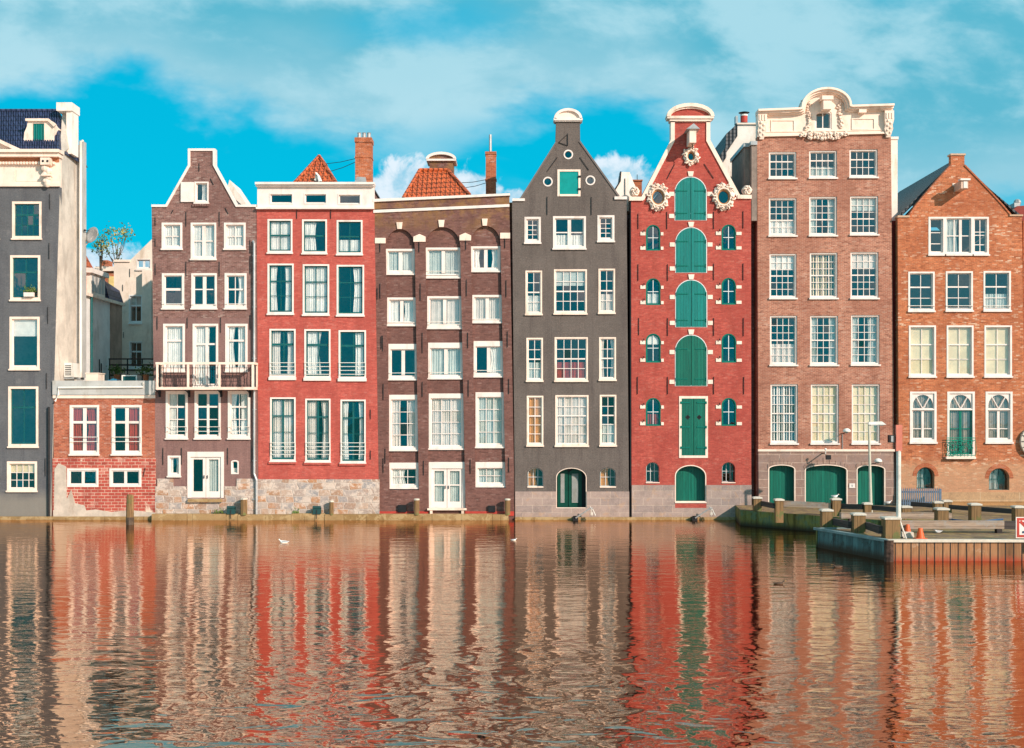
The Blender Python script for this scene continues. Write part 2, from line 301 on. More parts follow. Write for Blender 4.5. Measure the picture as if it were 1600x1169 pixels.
# ------------------------------------------------------------------ mesh tools
def PX(px, y=0.0): return (px-800)/F*(CD+y)
def PZ(py, y=0.0): return CH-(py-HR)/F*(CD+y)
def P(px, py, y=0.0): return (PX(px, y), PZ(py, y))
def at(px, py, z=0.0):
    """point of the horizontal plane z seen at a pixel"""
    d = (CH-z)*F/(py-HR); return ((px-800)/F*d, d-CD)
class MB:
    def __init__(s): s.v = []; s.f = []; s.smooth = False
    def add(s, vs, fs):
        b = len(s.v); s.v += [tuple(q) for q in vs]; s.f += [tuple(i+b for i in q) for q in fs]; return s
    def box(s, x0, x1, y0, y1, z0, z1):
        if x0 > x1: x0, x1 = x1, x0
        if y0 > y1: y0, y1 = y1, y0
        if z0 > z1: z0, z1 = z1, z0
        return s.add([(x0,y0,z0),(x1,y0,z0),(x1,y1,z0),(x0,y1,z0),(x0,y0,z1),(x1,y0,z1),(x1,y1,z1),(x0,y1,z1)],
                     [(0,3,2,1),(4,5,6,7),(0,1,5,4),(1,2,6,5),(2,3,7,6),(3,0,4,7)])
    def prism(s, poly, y0, y1, holes=()):
        """poly in (x, z), extruded along y, optional holes"""
        loops = [list(poly)]+[list(h) for h in holes]
        # orient: outer ccw, holes cw
        def area(l): return sum(l[i][0]*l[(i+1)%len(l)][1]-l[(i+1)%len(l)][0]*l[i][1] for i in range(len(l)))
        loops = [l if (area(l) > 0) == (i == 0) else l[::-1] for i, l in enumerate(loops)]
        flat = [q for l in loops for q in l]
        tri = tessellate_polygon([[Vector((q[0], q[1], 0)) for q in l] for l in loops])
        n = len(flat)
        vs = [(q[0], y0, q[1]) for q in flat]+[(q[0], y1, q[1]) for q in flat]
        fs = []
        for a, b, c in tri:
            A, B, C = flat[a], flat[b], flat[c]
            if (B[0]-A[0])*(C[1]-A[1])-(C[0]-A[0])*(B[1]-A[1]) < 0: b, c = c, b
            fs.append((a, b, c)); fs.append((a+n, c+n, b+n))
        k = 0
        for l in loops:
            m_ = len(l)
            for i in range(m_):
                j = (i+1) % m_
                fs.append((k+i, k+i+n, k+j+n, k+j))
            k += m_
        return s.add(vs, fs)
    def sheet(s, poly, y):
        tri = tessellate_polygon([[Vector((q[0], q[1], 0)) for q in poly]]); fs = []
        for a, b, c in tri:
            A, B, C = poly[a], poly[b], poly[c]
            if (B[0]-A[0])*(C[1]-A[1])-(C[0]-A[0])*(B[1]-A[1]) < 0: b, c = c, b
            fs.append((a, b, c))
        return s.add([(q[0], y, q[1]) for q in poly], fs)
    def prism_dir(s, poly3, d):
        n = len(poly3); vs = [tuple(q) for q in poly3]+[tuple(Vector(q)+Vector(d)) for q in poly3]
        return s.add(vs, [tuple(range(n))[::-1], tuple(range(n, 2*n))]+[(i, (i+1)%n, (i+1)%n+n, i+n) for i in range(n)])
    def ring(s, outer, inner, y0, y1):
        n = len(outer); vs = []
        for l, y in ((outer, y0), (inner, y0), (outer, y1), (inner, y1)): vs += [(q[0], y, q[1]) for q in l]
        fs = []
        for i in range(n):
            j = (i+1) % n
            fs += [(i, j, n+j, n+i), (2*n+i, 3*n+i, 3*n+j, 2*n+j), (i, 2*n+i, 2*n+j, j), (n+i, n+j, 3*n+j, 3*n+i)]
        return s.add(vs, fs)
    def sweep(s, path, w, y0, y1, off=0.0):
        """band of width w on the right-hand side of a path in (x,z)"""
        n = len(path); a = []; b = []
        for i in range(n):
            p = Vector(path[i]); d = Vector((0, 0))
            if i > 0: d += (p-Vector(path[i-1])).normalized()
            if i < n-1: d += (Vector(path[i+1])-p).normalized()
            d.normalize(); nr = Vector((d.y, -d.x))
            k = 1.0
            if 0 < i < n-1:
                e = (p-Vector(path[i-1])).normalized(); k = 1/max(.5, e.dot(d))
            a.append(p+nr*off*k); b.append(p+nr*(off+w)*k)
        vs = []
        for l, y in ((a, y0), (b, y0), (a, y1), (b, y1)): vs += [(q.x, y, q.y) for q in l]
        fs = [(0, n, 3*n, 2*n), (n-1, 3*n-1, 4*n-1, 2*n-1)]
        for i in range(n-1):
            j = i+1
            fs += [(i, j, n+j, n+i), (2*n+i, 3*n+i, 3*n+j, 2*n+j), (i, 2*n+i, 2*n+j, j), (n+i, n+j, 3*n+j, 3*n+i)]
        return s.add(vs, fs)
    def tube(s, pts, r, n=8, r2=None):
        pts = [Vector(p) for p in pts]; m_ = len(pts); rings = []
        for i, p in enumerate(pts):
            d = ((pts[min(i+1, m_-1)]-pts[max(i-1, 0)])).normalized()
            a = Vector((0, 0, 1)) if abs(d.z) < .9 else Vector((1, 0, 0))
            e1 = d.cross(a).normalized(); e2 = d.cross(e1)
            rr = r if r2 is None else r+(r2-r)*i/(m_-1)
            rings.append([p+(e1*math.cos(2*PI*k/n)+e2*math.sin(2*PI*k/n))*rr for k in range(n)])
        vs = [q for l in rings for q in l]; fs = []
        for i in range(m_-1):
            for k in range(n):
                l = (k+1) % n
                fs.append((i*n+k, i*n+l, (i+1)*n+l, (i+1)*n+k))
        fs += [tuple(range(n))[::-1], tuple(range((m_-1)*n, m_*n))]
        return s.add(vs, fs)
    def lathe(s, cx, cy, prof, n=16, rx=1.0, ry=1.0):
        vs = [(cx+r*math.cos(2*PI*k/n)*rx, cy+r*math.sin(2*PI*k/n)*ry, z) for r, z in prof for k in range(n)]
        m_ = len(prof); fs = []
        for i in range(m_-1):
            for k in range(n):
                l = (k+1) % n; fs.append((i*n+k, i*n+l, (i+1)*n+l, (i+1)*n+k))
        fs += [tuple(range(n))[::-1], tuple(range((m_-1)*n, m_*n))]
        return s.add(vs, fs)
    def ball(s, c, r, n=8, m_=6, sq=(1, 1, 1)):
        vs = []; fs = []
        for i in range(1, m_):
            t = PI*i/m_
            for k in range(n): vs.append((c[0]+r*sq[0]*math.sin(t)*math.cos(2*PI*k/n), c[1]+r*sq[1]*math.sin(t)*math.sin(2*PI*k/n), c[2]+r*sq[2]*math.cos(t)))
        top = len(vs); vs.append((c[0], c[1], c[2]+r*sq[2])); vs.append((c[0], c[1], c[2]-r*sq[2]))
        for i in range(m_-2):
            for k in range(n): l = (k+1)%n; fs.append((i*n+k, (i+1)*n+k, (i+1)*n+l, i*n+l))
        for k in range(n):
            l = (k+1)%n; fs.append((top, k, l)); fs.append((top+1, (m_-2)*n+l, (m_-2)*n+k))
        return s.add(vs, fs)
    def build(s, name, material, parent=None, smooth=False):
        if not s.v: return None
        off = Vector((0, 0, 0)); q = parent
        while q is not None: off += Vector(q.location); q = q.parent
        me = bpy.data.meshes.new(name)
        me.from_pydata([(a-off.x, b-off.y, c-off.z) for a, b, c in s.v], [], s.f); me.update()
        if smooth: me.polygons.foreach_set('use_smooth', [True]*len(me.polygons))
        me.materials.append(material)
        o = bpy.data.objects.new(name, me); col.objects.link(o)
        if parent: o.parent = parent
        return o
def thing(name, label, cat, loc, group=None):
    o = bpy.data.objects.new(name, None); col.objects.link(o); o.location = loc; o.empty_display_size = .3
    o['label'] = label; o['category'] = cat
    if group: o['group'] = group
    return o
def copy_tree(o, parent=None):
    c = o.copy(); col.objects.link(c); c.parent = parent
    for ch in list(o.children): copy_tree(ch, c)
    return c
def struct(o, kind='structure'): o['kind'] = kind; return o
def rect(x0, y0, x1, y1, y=0.0):
    a, b = P(x0, y1, y), P(x1, y0, y); return [(a[0], a[1]), (b[0], a[1]), (b[0], b[1]), (a[0], b[1])]
def arch(x0, y0, x1, y1, y=0.0, rise=None, n=14, inset=0.0):
    """px rectangle with a round or segmental head; rise in px"""
    (a, zb), (b, zt) = P(x0, y1, y), P(x1, y0, y)
    a += inset; b -= inset; zb += inset; zt -= inset
    cx = (a+b)/2; hw = (b-a)/2
    rz = hw if rise is None else rise/F*(CD+y)
    pts = [(a, zb), (b, zb)]
    for i in range(n+1):
        t = PI*i/n; pts.append((cx+hw*math.cos(t), zt-rz+rz*math.sin(t)))
    return pts
def oval(cx, cy, rx, ry, y=0.0, n=20):
    a = P(cx, cy, y); k = (CD+y)/F
    return [(a[0]+rx*k*math.cos(2*PI*i/n), a[1]+ry*k*math.sin(2*PI*i/n)) for i in range(n)]

def curtain(x0, x1, z0, z1, y, seed, gather=0.0, side=0):
    r = random.Random(seed); mb = MB(); W = x1-x0; n = max(6, int(W/.022)); rows = 5
    ph = r.random()*6; fq = 2*PI/(.085+.05*r.random()); fq2 = 2*PI/(.23+.1*r.random())
    vs = []
    for j in range(rows):
        t = j/(rows-1); z = z1+(z0-z1)*t
        k = 1-gather*math.sin(PI*min(1, t*1.1))**1.2*(1 if t < .9 else .8)
        for i in range(n+1):
            q = i/n; x = (x0+W*q*k) if side <= 0 else (x1-W*(1-q)*k)
            vs.append((x, y+.022*math.sin(fq*W*q+ph+.5*t)+.014*math.sin(fq2*W*q+ph*2+t), z))
    fs = [(j*(n+1)+i, (j+1)*(n+1)+i, (j+1)*(n+1)+i+1, j*(n+1)+i+1) for j in range(rows-1) for i in range(n)]
    mb.add(vs, fs); return mb

WS = [0]
def window(house, box, V=(.5,), H=(.5,), ft=3.5, st=2.0, bt=1.2, cur='', sash=None, frame=None, y=0.0, sill=True, rails=(), top=0.0,
           bar=None, rec=.10, sillh=3.0, glass=True, proud=.02, arched=None, ctrl=None, barmat=None, name='window', heavy=(), hv=(), bw=0):
    """one window: outer frame > sash bars, pane, curtain, sill, guard rail.  V/H bar positions as fractions of the glass"""
    WS[0] += 1; r = random.Random(WS[0]*7+3)
    x0, y0, x1, y1 = box; k = (CD+y)/F
    frame = frame or WHITE; sash = sash or frame; ft *= .72; st *= .8; sillh *= .8; bt *= .9
    yb = y1-(sillh if sill else 0)
    mb = MB()
    X0, X1, Z0, Z1 = PX(x0, y), PX(x1, y), PZ(yb, y), PZ(y0, y)
    t = ft*k
    if arched is not None:
        out = arch(x0, y0, x1, yb, y, arched if arched > 0 else None); inn = arch(x0, y0, x1, yb, y, (max(1, arched-ft*.4)) if arched > 0 else None, inset=t)
        mb.ring(out, inn, y-proud, y+.20)
    else:
        tt = t+top*k
        mb.box(X0, X0+t, y-proud, y+.20, Z0, Z1).box(X1-t, X1, y-proud, y+.20, Z0, Z1)
        mb.box(X0+t, X1-t, y-proud, y+.20, Z1-tt, Z1).box(X0+t, X1-t, y-proud, y+.20, Z0, Z0+t)
    w_ = mb.build(name, frame, house)
    if sill:
        MB().box(X0-.03, X1+.03, y-.09, y+.02, PZ(y1, y), Z0-.001).build('sill', frame, w_)
    # sash
    sb = MB(); ys = y+rec; st_ = st*k; b2 = bt*k/2
    gx0, gx1, gz0, gz1 = X0+t, X1-t, Z0+t, Z1-t-top*k
    if arched is not None:
        sb.ring([(q[0], q[1]) for q in arch(x0, y0, x1, yb, y, (max(1, arched-ft*.4)) if arched > 0 else None, inset=t)],
                arch(x0, y0, x1, yb, y, (max(1, arched-ft*.4-st*.4)) if arched > 0 else None, inset=t+st_), ys-.02, ys+.03)
    else:
        sb.box(gx0, gx0+st_, ys-.02, ys+.03, gz0, gz1).box(gx1-st_, gx1, ys-.02, ys+.03, gz0, gz1)
        sb.box(gx0+st_, gx1-st_, ys-.02, ys+.03, gz1-st_, gz1).box(gx0+st_, gx1-st_, ys-.02, ys+.03, gz0, gz0+st_*1.3)
    ax0, ax1, az0, az1 = gx0+st_, gx1-st_, gz0+st_, gz1-st_
    cxm = (gx0+gx1)/2; hw = (gx1-gx0)/2
    def top_at(x):
        if arched is None: return az1
        rz = hw if arched < 0 else arched*k
        q = max(0, 1-((x-cxm)/hw)**2); return gz1-rz+rz*math.sqrt(q)-st_*.6
    if barmat: sbf = sb; sb = MB()
    for i, q in enumerate(V):
        x = ax0+(ax1-ax0)*q; b = b2*(3.0 if i in hv else 1)
        sb.box(x-b, x+b, ys-.013-(.012 if i in hv else 0), ys+.018, az0, top_at(x))
    for i, q in enumerate(H):
        z = az1-(az1-az0)*q; b = b2*(2.1 if i in heavy else 1)
        xa, xb = ax0, ax1
        if arched is not None:
            rz = hw if arched < 0 else arched*k
            dz = z-(gz1-rz)
            if dz > 0: e = hw*math.sqrt(max(0, 1-(dz/rz)**2)); xa, xb = cxm-e+st_*.6, cxm+e-st_*.6
        sb.box(xa, xb, ys-.010-(.012 if i in heavy else 0), ys+.015, z-b, z+b)
    if barmat: sb.build('glazing_bar', barmat, w_); sb = sbf
    sb.build('sash', sash, w_)
    if glass:
        g = MB(); e = .0035
        if arched is not None: g.sheet(arch(x0, y0, x1, yb, y, (max(1, arched-ft*.4)) if arched > 0 else None, inset=t+.01), ys+.006)
        else:
            gxs = [ax0-.01]+[ax0+(ax1-ax0)*q for q in V]+[ax1+.01]; gzs = [az1+.01]+[az1-(az1-az0)*q for q in H]+[az0-.01]
            for a_, b_ in zip(gxs[:-1], gxs[1:]):
                for c_, d_ in zip(gzs[:-1], gzs[1:]):
                    tx, tz = r.gauss(0, .016), r.gauss(0, .022); hx, hz = tx*(b_-a_)/2, tz*(c_-d_)/2; lim = .011
                    hx = max(-lim, min(lim, hx)); hz = max(-lim, min(lim, hz)); yy = ys+.003
                    g.add([(a_, yy-hx-hz, d_), (b_, yy+hx-hz, d_), (b_, yy+hx+hz, c_), (a_, yy-hx+hz, c_)], [(0, 1, 2, 3)])
        g.build('pane', GLASS, w_)
    # curtains: letters = kind, then colour
    W = gx1-gx0; Hh = gz1-gz0; cy = ys+.075; cm = CURT['W']
    if cur:
        cm = CURT.get(cur[1:2], CURT['W']); sd = WS[0]*13; a = cur[0]
        xa, xb = gx0-.02, gx1+.02; zt = gz1+.02; z0 = gz0-.02
        if a == 'F': curtain(xa, xb, z0, zt, cy, sd).build('curtain', cm, w_, True)
        if a == 'L': curtain(xa, xa+W*r.uniform(.5, .7), z0, zt, cy, sd, r.uniform(.0, .22), -1).build('curtain', cm, w_, True)
        if a == 'R': curtain(xb-W*r.uniform(.4, .62), xb, z0, zt, cy, sd, r.uniform(.0, .25), 1).build('curtain', cm, w_, True)
        if a == 'B':
            a1, a2, g1, g2 = r.uniform(.30, .52), r.uniform(.28, .50), r.uniform(0, .28), r.uniform(0, .24)
            curtain(xa, xa+W*a1, z0, zt, cy, sd, g1, -1).build('curtain', cm, w_, True)
            curtain(xb-W*a2, xb, z0, zt, cy+.01, sd+1, g2, 1).build('curtain', cm, w_, True)
        if a == 'N':
            curtain(xa, xa+W*.3, z0, zt, cy, sd, .2, -1).build('curtain', cm, w_, True)
            curtain(xb-W*.3, xb, z0, zt, cy+.01, sd+1, .2, 1).build('curtain', cm, w_, True)
        if a == 'T': MB().box(xa, xb, cy-.03, cy-.02, gz1-Hh*.36, zt).build('blind', cm, w_)
        if a == 'D': MB().box(xa, xb, cy-.03, cy-.02, gz1-Hh*.62, zt).build('blind', cm, w_)
        if a == 'H': curtain(xa, xb, z0, gz0+Hh*.42, cy, sd).build('curtain', cm, w_, True)
        if a == 'K': MB().box(xa, xb, cy-.03, cy-.02, z0, zt).build('blind', cm, w_)
        if a == 'V':
            vb = MB(); n = int(W/.12)
            for i in range(n):
                xx = xa+(xb-xa)*(i+.5)/n; vb.add([(xx-.035, cy-.02, z0), (xx+.035, cy+.02, z0), (xx+.035, cy+.02, zt), (xx-.035, cy-.02, zt)], [(0, 1, 2, 3)])
            vb.build('blind', cm, w_)
    if rails:
        rb = MB()
        for ry in rails:
            z = PZ(ry, y); rb.tube([(X0+.01, y-.055, z), (X1-.01, y-.055, z)], .017, 6)
        for xx in (X0+.03, X1-.03): rb.box(xx-.012, xx+.012, y-.06, y-.015, PZ(max(rails), y)-.03, PZ(min(rails), y)+.02)
        rb.build('guard_rail', WHITEM if not bar else bar, w_)
    return w_

def facade(house, outline, holes, material, y=0.0, th=.32, name='wall'):
    return MB().prism([P(a, b, y) for a, b in outline], y, y+th, holes).build(name, material, house)
def hole(box, y=0.0, arched=None):
    if arched is None: return rect(box[0]+.3, box[1]+.3, box[2]-.3, box[3]-.3, y)
    return arch(box[0]+.3, box[1]+.3, box[2]-.3, box[3]-.3, y, arched if arched > 0 else None)
def anchors(house, lst, y=0.0, mat_=None):
    for q in lst:
        xa, ya, xb, yb = q if len(q) == 4 else (q[0], q[1], q[0], q[2])
        a, b = P(xa, ya, y), P(xb, yb, y)
        MB().tube([(a[0], y-.03, a[1]), ((a[0]+b[0])/2, y-.04, (a[1]+b[1])/2), (b[0], y-.03, b[1])], .017, 6).tube(
            [((a[0]+b[0])/2, y+.02, (a[1]+b[1])/2), ((a[0]+b[0])/2, y-.05, (a[1]+b[1])/2)], .02, 6).build('wall_anchor', mat_ or IRON, house)
def body(house, x0, x1, ytop, y=0.0, depth=9.0, material=None, floors=(), ins=.0, d0=.32):
    """side walls, rear wall, storey floors and room walls behind the facade"""
    m_ = material; X0, X1, Z1 = PX(x0, y), PX(x1, y), PZ(ytop, y)
    s = MB(); ya, yb = y+d0, y+depth
    s.box(X0, X0+.25, ya, yb, -.6, Z1).box(X1-.25, X1, ya, yb, -.6, Z1).box(X0+.25, X1-.25, yb-.25, yb, -.6, Z1)
    s.build('side_wall', m_, house)
    f = MB()
    for fy in floors: z = PZ(fy, y); f.box(X0+.25, X1-.25, ya, y+3.0, z-.12, z+.12)
    f.box(X0+.26, X1-.26, y+3.0, y+3.1, -.5, Z1-.02)
    f.build('interior', ROOM, house)
def base_part(house, x0, x1, yt, yb, material, y=0.0, proud=.05, notch=(), name='stone_base'):
    mb = MB(); x = x0
    for a, b, c in sorted(notch):
        mb.box(PX(x, y), PX(a, y), y-proud, y+.02, PZ(yb, y), PZ(yt, y))
        if c < yb: mb.box(PX(a, y), PX(b, y), y-proud, y+.02, PZ(yb, y), PZ(c, y))
        x = b
    mb.box(PX(x, y), PX(x1, y), y-proud, y+.02, PZ(yb, y), PZ(yt, y))
    return mb.build(name, material, house)
def gable_roof(house, x0, x1, ye, xr, yr, material, y=.32, depth=9.0, name='roof', t=.12):
    a, b, c = P(x0, ye), P(x1, ye), P(xr, yr); mb = MB()
    mb.prism_dir([(a[0], y, a[1]), (c[0], y, c[1]), (c[0], y, c[1]-t*1.6), (a[0]+t*1.2, y, a[1]-t*.4)], (0, depth, 0))
    mb.prism_dir([(b[0], y, b[1]), (c[0]+.001, y, c[1]-t*1.6), (c[0]+.001, y, c[1]), (b[0]-t*1.2, y, b[1]-t*.4)][::-1][::1], (0, depth, 0))
    MB().prism([(a[0]+.3, a[1]-.3), (b[0]-.3, b[1]-.3), (c[0], c[1]-.35)], y+1.6, y+1.7).build('attic_back', ROOM, house)
    return mb.build(name, material, house)

# ------------------------------------------------------------------ wall materials of the row
B3 = brick('plum_brick', (.29, .148, .124), (.175, .084, .074), (.36, .24, .21), wamt=.22, grain=.35)
R3 = render_('plum_render', (.28, .158, .140), (.14, .07, .07), .2)
B4 = brick('red_painted_brick', (.56, .120, .090), (.44, .078, .062), (.42, .10, .08), wamt=.20, wear=(.72, .40, .33), grain=.15, bstr=.3, spk=.16, dk=.15)
B5 = brick('dark_maroon_brick', (.225, .106, .086), (.16, .074, .062), (.20, .10, .09), wamt=.16, wear=(.45, .32, .28), grain=.3, moss=((.40, .22, .05), 13.6, 15.2, .40))
B6 = render_('charcoal_brick', (.155, .126, .112), (.075, .058, .055), .35)
B7 = brick('scarlet_brick', (.52, .098, .070), (.40, .062, .048), (.36, .10, .08), wamt=.22, wear=(.70, .36, .28), grain=.2, bstr=.3, spk=.2, dk=.18)
B8 = brick('salmon_brick', (.50, .205, .132), (.33, .115, .075), (.60, .40, .30), wamt=.16, wear=(.70, .52, .42), grain=.28)
B9 = brick('orange_brick', (.62, .19, .082), (.40, .105, .048), (.50, .27, .14), wamt=.34, wear=(.78, .58, .42), grain=.28, spk=.8, low=((.60, .42, .26), 3.0, .4))
B1 = render_('slate_render', (.142, .142, .150), (.07, .07, .085), .22, low=((.30, .26, .21), 1.6, .55), light=((.2, .19, .19), .60, .4))
B2 = brick('rust_brick', (.50, .135, .07), (.36, .085, .05), (.52, .28, .18), bw=.2, bh=.07, mo=.012, wamt=.2, grain=.2)
B2L = brick('red_block', (.50, .10, .07), (.42, .075, .055), (.74, .56, .43), bw=.33, bh=.15, mo=.014, wamt=.12, grain=.12, wear=(.8, .6, .48),
            patch=((.76, .60, .47), .62, .9, .75), low=((.62, .44, .27), .2, .7))
ASH = stone('ashlar_pink_grey', (.40, .29, .25), (.30, .23, .21), (.55, .42, .34), .95, .36, .012, low=((.34, .17, .07), .15, .85), patch=((.46, .27, .16), .56, .4))
ASH8 = stone('ashlar_brown', (.34, .21, .165), (.27, .18, .15), (.62, .45, .36), 1.1, .40, .014, patch=((.30, .21, .19), .5, .5))
RUB = rubble('rubble_stone', [(.38, .20, .11), (.34, .25, .21), (.42, .33, .29), (.26, .25, .26), (.46, .36, .30), (.44, .20, .09), (.36, .31, .29)], (.66, .54, .46), low=((.50, .30, .12), .3, .6))
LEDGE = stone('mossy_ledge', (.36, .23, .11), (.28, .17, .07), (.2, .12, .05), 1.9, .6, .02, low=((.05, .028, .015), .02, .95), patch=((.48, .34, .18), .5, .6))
PLW = plain('white_plaster', (.84, .74, .66), .85, .08, 1.5, .2, dirt=(.52, .40, .28))
PLG = plain('grey_plaster', (.46, .45, .43), .85, .12, 1.2, .2, dirt=(.30, .26, .2))
PLC = plain('cream_plaster', (.80, .66, .55), .85, .1, 1.2, .2, dirt=(.5, .36, .25))
TILO = tiles('orange_pantile', (.62, .13, .035), (.50, .095, .03))
TILB = tiles('blue_pantile', (.035, .05, .12), (.02, .03, .08))
SLATE = tiles('dark_slate', (.035, .045, .055), (.02, .028, .036), .2, .2)
CHIM = brick('chimney_brick', (.56, .15, .06), (.40, .10, .045), (.55, .30, .18), grain=.3)
DKROOF = plain('dark_roof', (.06, .055, .06), .8, .3, 3, .2)

def stdholes(wins, y=0.0): return [hole(b, y) for b in wins]

# ------------------------------------------------------------------ water, ground, quay ledge
mb = MB(); mb.add([(-500, -700, 0), (500, -700, 0), (500, .3, 0), (-500, .3, 0)], [(0, 1, 2, 3)])
struct(mb.build('canal_water', WATER))
GROUND = plain('ground_paving', (.22, .19, .16), .9, .2, .8, .2)
mb = MB(); mb.add([(-2500, .3, .45), (2500, .3, .45), (2500, 3000, .45), (-2500, 3000, .45)], [(0, 1, 2, 3)])
mb.add([(-2500, .3, -1), (2500, .3, -1), (2500, .3, .45), (-2500, .3, .45)], [(0, 1, 2, 3)])
struct(mb.build('ground', GROUND))
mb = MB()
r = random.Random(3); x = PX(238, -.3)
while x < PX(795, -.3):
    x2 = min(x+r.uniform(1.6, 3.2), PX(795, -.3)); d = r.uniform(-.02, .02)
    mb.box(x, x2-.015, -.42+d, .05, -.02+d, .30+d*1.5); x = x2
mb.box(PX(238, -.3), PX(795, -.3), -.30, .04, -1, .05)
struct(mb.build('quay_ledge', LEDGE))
mb = MB(); mb.box(PX(-60), PX(238), -.14, .0, -1, .16)
mb.box(PX(805), PX(1172), -.16, .0, -1, .13)
struct(mb.build('quay_footing', LEDGE))

# ------------------------------------------------------------------ house 1: slate-grey house at the left edge
H = thing('corner_house', 'slate grey canal house with cream cornice, blue tiled roof and whitewashed side wall', 'house', (PX(20), 0, 0))
w1 = [(19, 315, 65, 375), (16, 399, 63, 471), (15, 495, 62, 579), (13, 604, 60, 700), (11, 721, 58, 769)]
wl = [(a-66, b, c-66, d) for a, b, c, d in w1]
facade(H, [(-80, 292), (93, 292), (79, 818), (-80, 818)], stdholes(w1)+stdholes(wl), B1)
for bx in (w1, wl):
    window(H, bx[0], (.25, .5, .75), (.33, .66), cur='', frame=CREAM, sash=TEAL if bx is w1 else TEAL, bt=1.4, st=1.6, ft=5, heavy=(0,))
    window(H, bx[1], (.5,), (.36,), cur='', frame=CREAM, sash=TEAL, ft=5, heavy=(0,), bt=1.4)
    window(H, bx[2], (), (), cur='TW', frame=CREAM, sash=WHITE, ft=5)
    window(H, bx[3], (.5,), (.33,), cur='', frame=CREAM, sash=TEAL, ft=5, heavy=(0,), bt=1.4)
    window(H, bx[4], (.25, .5, .75), (.36, .68), cur='TC', frame=CREAM, sash=WHITE, ft=5, bt=1.0, st=1.2)
anchors(H, [(78, 303, 327), (77, 380, 405), (75, 480, 506), (73, 583, 608), (71, 716, 744)])
# entablature
mb = MB(); mb.box(PX(-80), PX(93), -.04, .3, PZ(292), PZ(246)); mb.box(PX(-80), PX(95), -.12, -.03, PZ(292), PZ(287))
mb.box(PX(-80), PX(24), -.08, -.03, PZ(287), PZ(262)); mb.box(PX(26), PX(66), -.055, -.03, PZ(284), PZ(266))
mb.box(PX(-80), PX(95), -.34, .3, PZ(247), PZ(241)); mb.box(PX(-80), PX(97), -.46, .3, PZ(240.8), PZ(236))
mb.build('cornice', CREAM, H)
mb = MB()
for i in range(36): xx = -76+i*4.6; mb.box(PX(xx), PX(xx+2.4), -.22, -.03, PZ(258), PZ(254))
mb.build('dentils', CREAM, H)
mb = MB(); mb.box(PX(-80), PX(93), -.08, -.03, PZ(253.6), PZ(247.2)); mb.build('frieze_band', plain('frieze_paint', (.45, .17, .08), .7), H)
mb = MB(); mb.sweep([(PX(-72), PZ(237)), (PX(-16), PZ(211)), (PX(40), PZ(237))], .16, -.42, .2).sweep([(PX(-66), PZ(237)), (PX(-16), PZ(214)), (PX(34), PZ(237))], .10, -.30, .2)
mb.prism([P(-72, 236.5), P(-16, 213), P(40, 236.5)], -.1, .2); mb.build('pediment', CREAM, H)
mb = MB(); mb.box(PX(68), PX(83), -.42, -.05, PZ(260), PZ(249))
for k in range(5): mb.ball((PX(75.5)+(k % 2-.5)*.16, -.2, PZ(264+k*5)), .20-.02*k, 8, 6, (1, .8, 1))
mb.box(PX(69), PX(83), -.38, -.05, PZ(277), PZ(274)); mb.ball((PX(76), -.18, PZ(286)), .16, 8, 6, (1, .8, 1.6))
mb.build('console_bracket', CREAM, H)
mb = MB()
for xx in (72.3, 79.3): mb.tube([(PX(xx), -.44, PZ(254.5)), (PX(xx), -.41, PZ(254.5))], .055, 10)
mb.build('bracket_eyelet', IRON, H)
# tiled roof slope with dormer, end chimney wall
mb = MB(); mb.add([(PX(-80), -.1, PZ(236)), (PX(93), -.1, PZ(236)), (PX(93, 2), 2.0, PZ(175, 2)), (PX(-80, 2), 2.0, PZ(175, 2)),
        (PX(-80), 4, PZ(236)), (PX(93), 4, PZ(236))], [(0, 1, 2, 3), (3, 2, 5, 4), (1, 5, 2), (0, 3, 4)])
rf = mb.build('roof', TILB, H)
mb = MB()
for i in range(46):                      # raised pantile rolls
    xa = -78+i*3.75; mb.tube([(PX(xa), -.10, PZ(236)+.03), (PX(xa, 2), 1.98, PZ(175, 2)+.03)], .055, 6)
mb.tube([(PX(-80, 2), 2, PZ(175, 2)+.06), (PX(94, 2), 2, PZ(175, 2)+.06)], .10, 8)
mb.build('roof_tile_roll', TILB, rf)
D = MB(); yd = .35
D.prism([P(38, 229, yd), P(84, 229, yd), P(86, 222, yd), P(83, 212, yd), P(85, 197, yd), P(76, 186, yd), P(44, 185, yd), P(42, 198, yd), P(38, 207, yd), P(37, 218, yd)], yd, 1.9, [rect(51, 193, 69, 225, yd)])
D.sweep([P(41, 186, yd), P(77, 186, yd), P(88, 196, yd)], .12, yd-.12, yd)
D.box(PX(49, yd), PX(71, yd), yd-.1, yd+.02, PZ(227, yd), PZ(225, yd)); D.box(PX(37, yd), PX(86, yd), yd-.05, yd+.1, PZ(233, yd), PZ(228.9, yd))
dm = D.build('dormer', CREAM, rf)
D = MB(); D.box(PX(51, yd), PX(69, yd), yd+.06, yd+.08, PZ(225, yd), PZ(193, yd))
for i in range(5): D.box(PX(52.3+i*3.5, yd), PX(54+i*3.5, yd), yd+.02, yd+.06, PZ(224, yd), PZ(194, yd))
D.build('dormer_shutter', GREENT, dm)
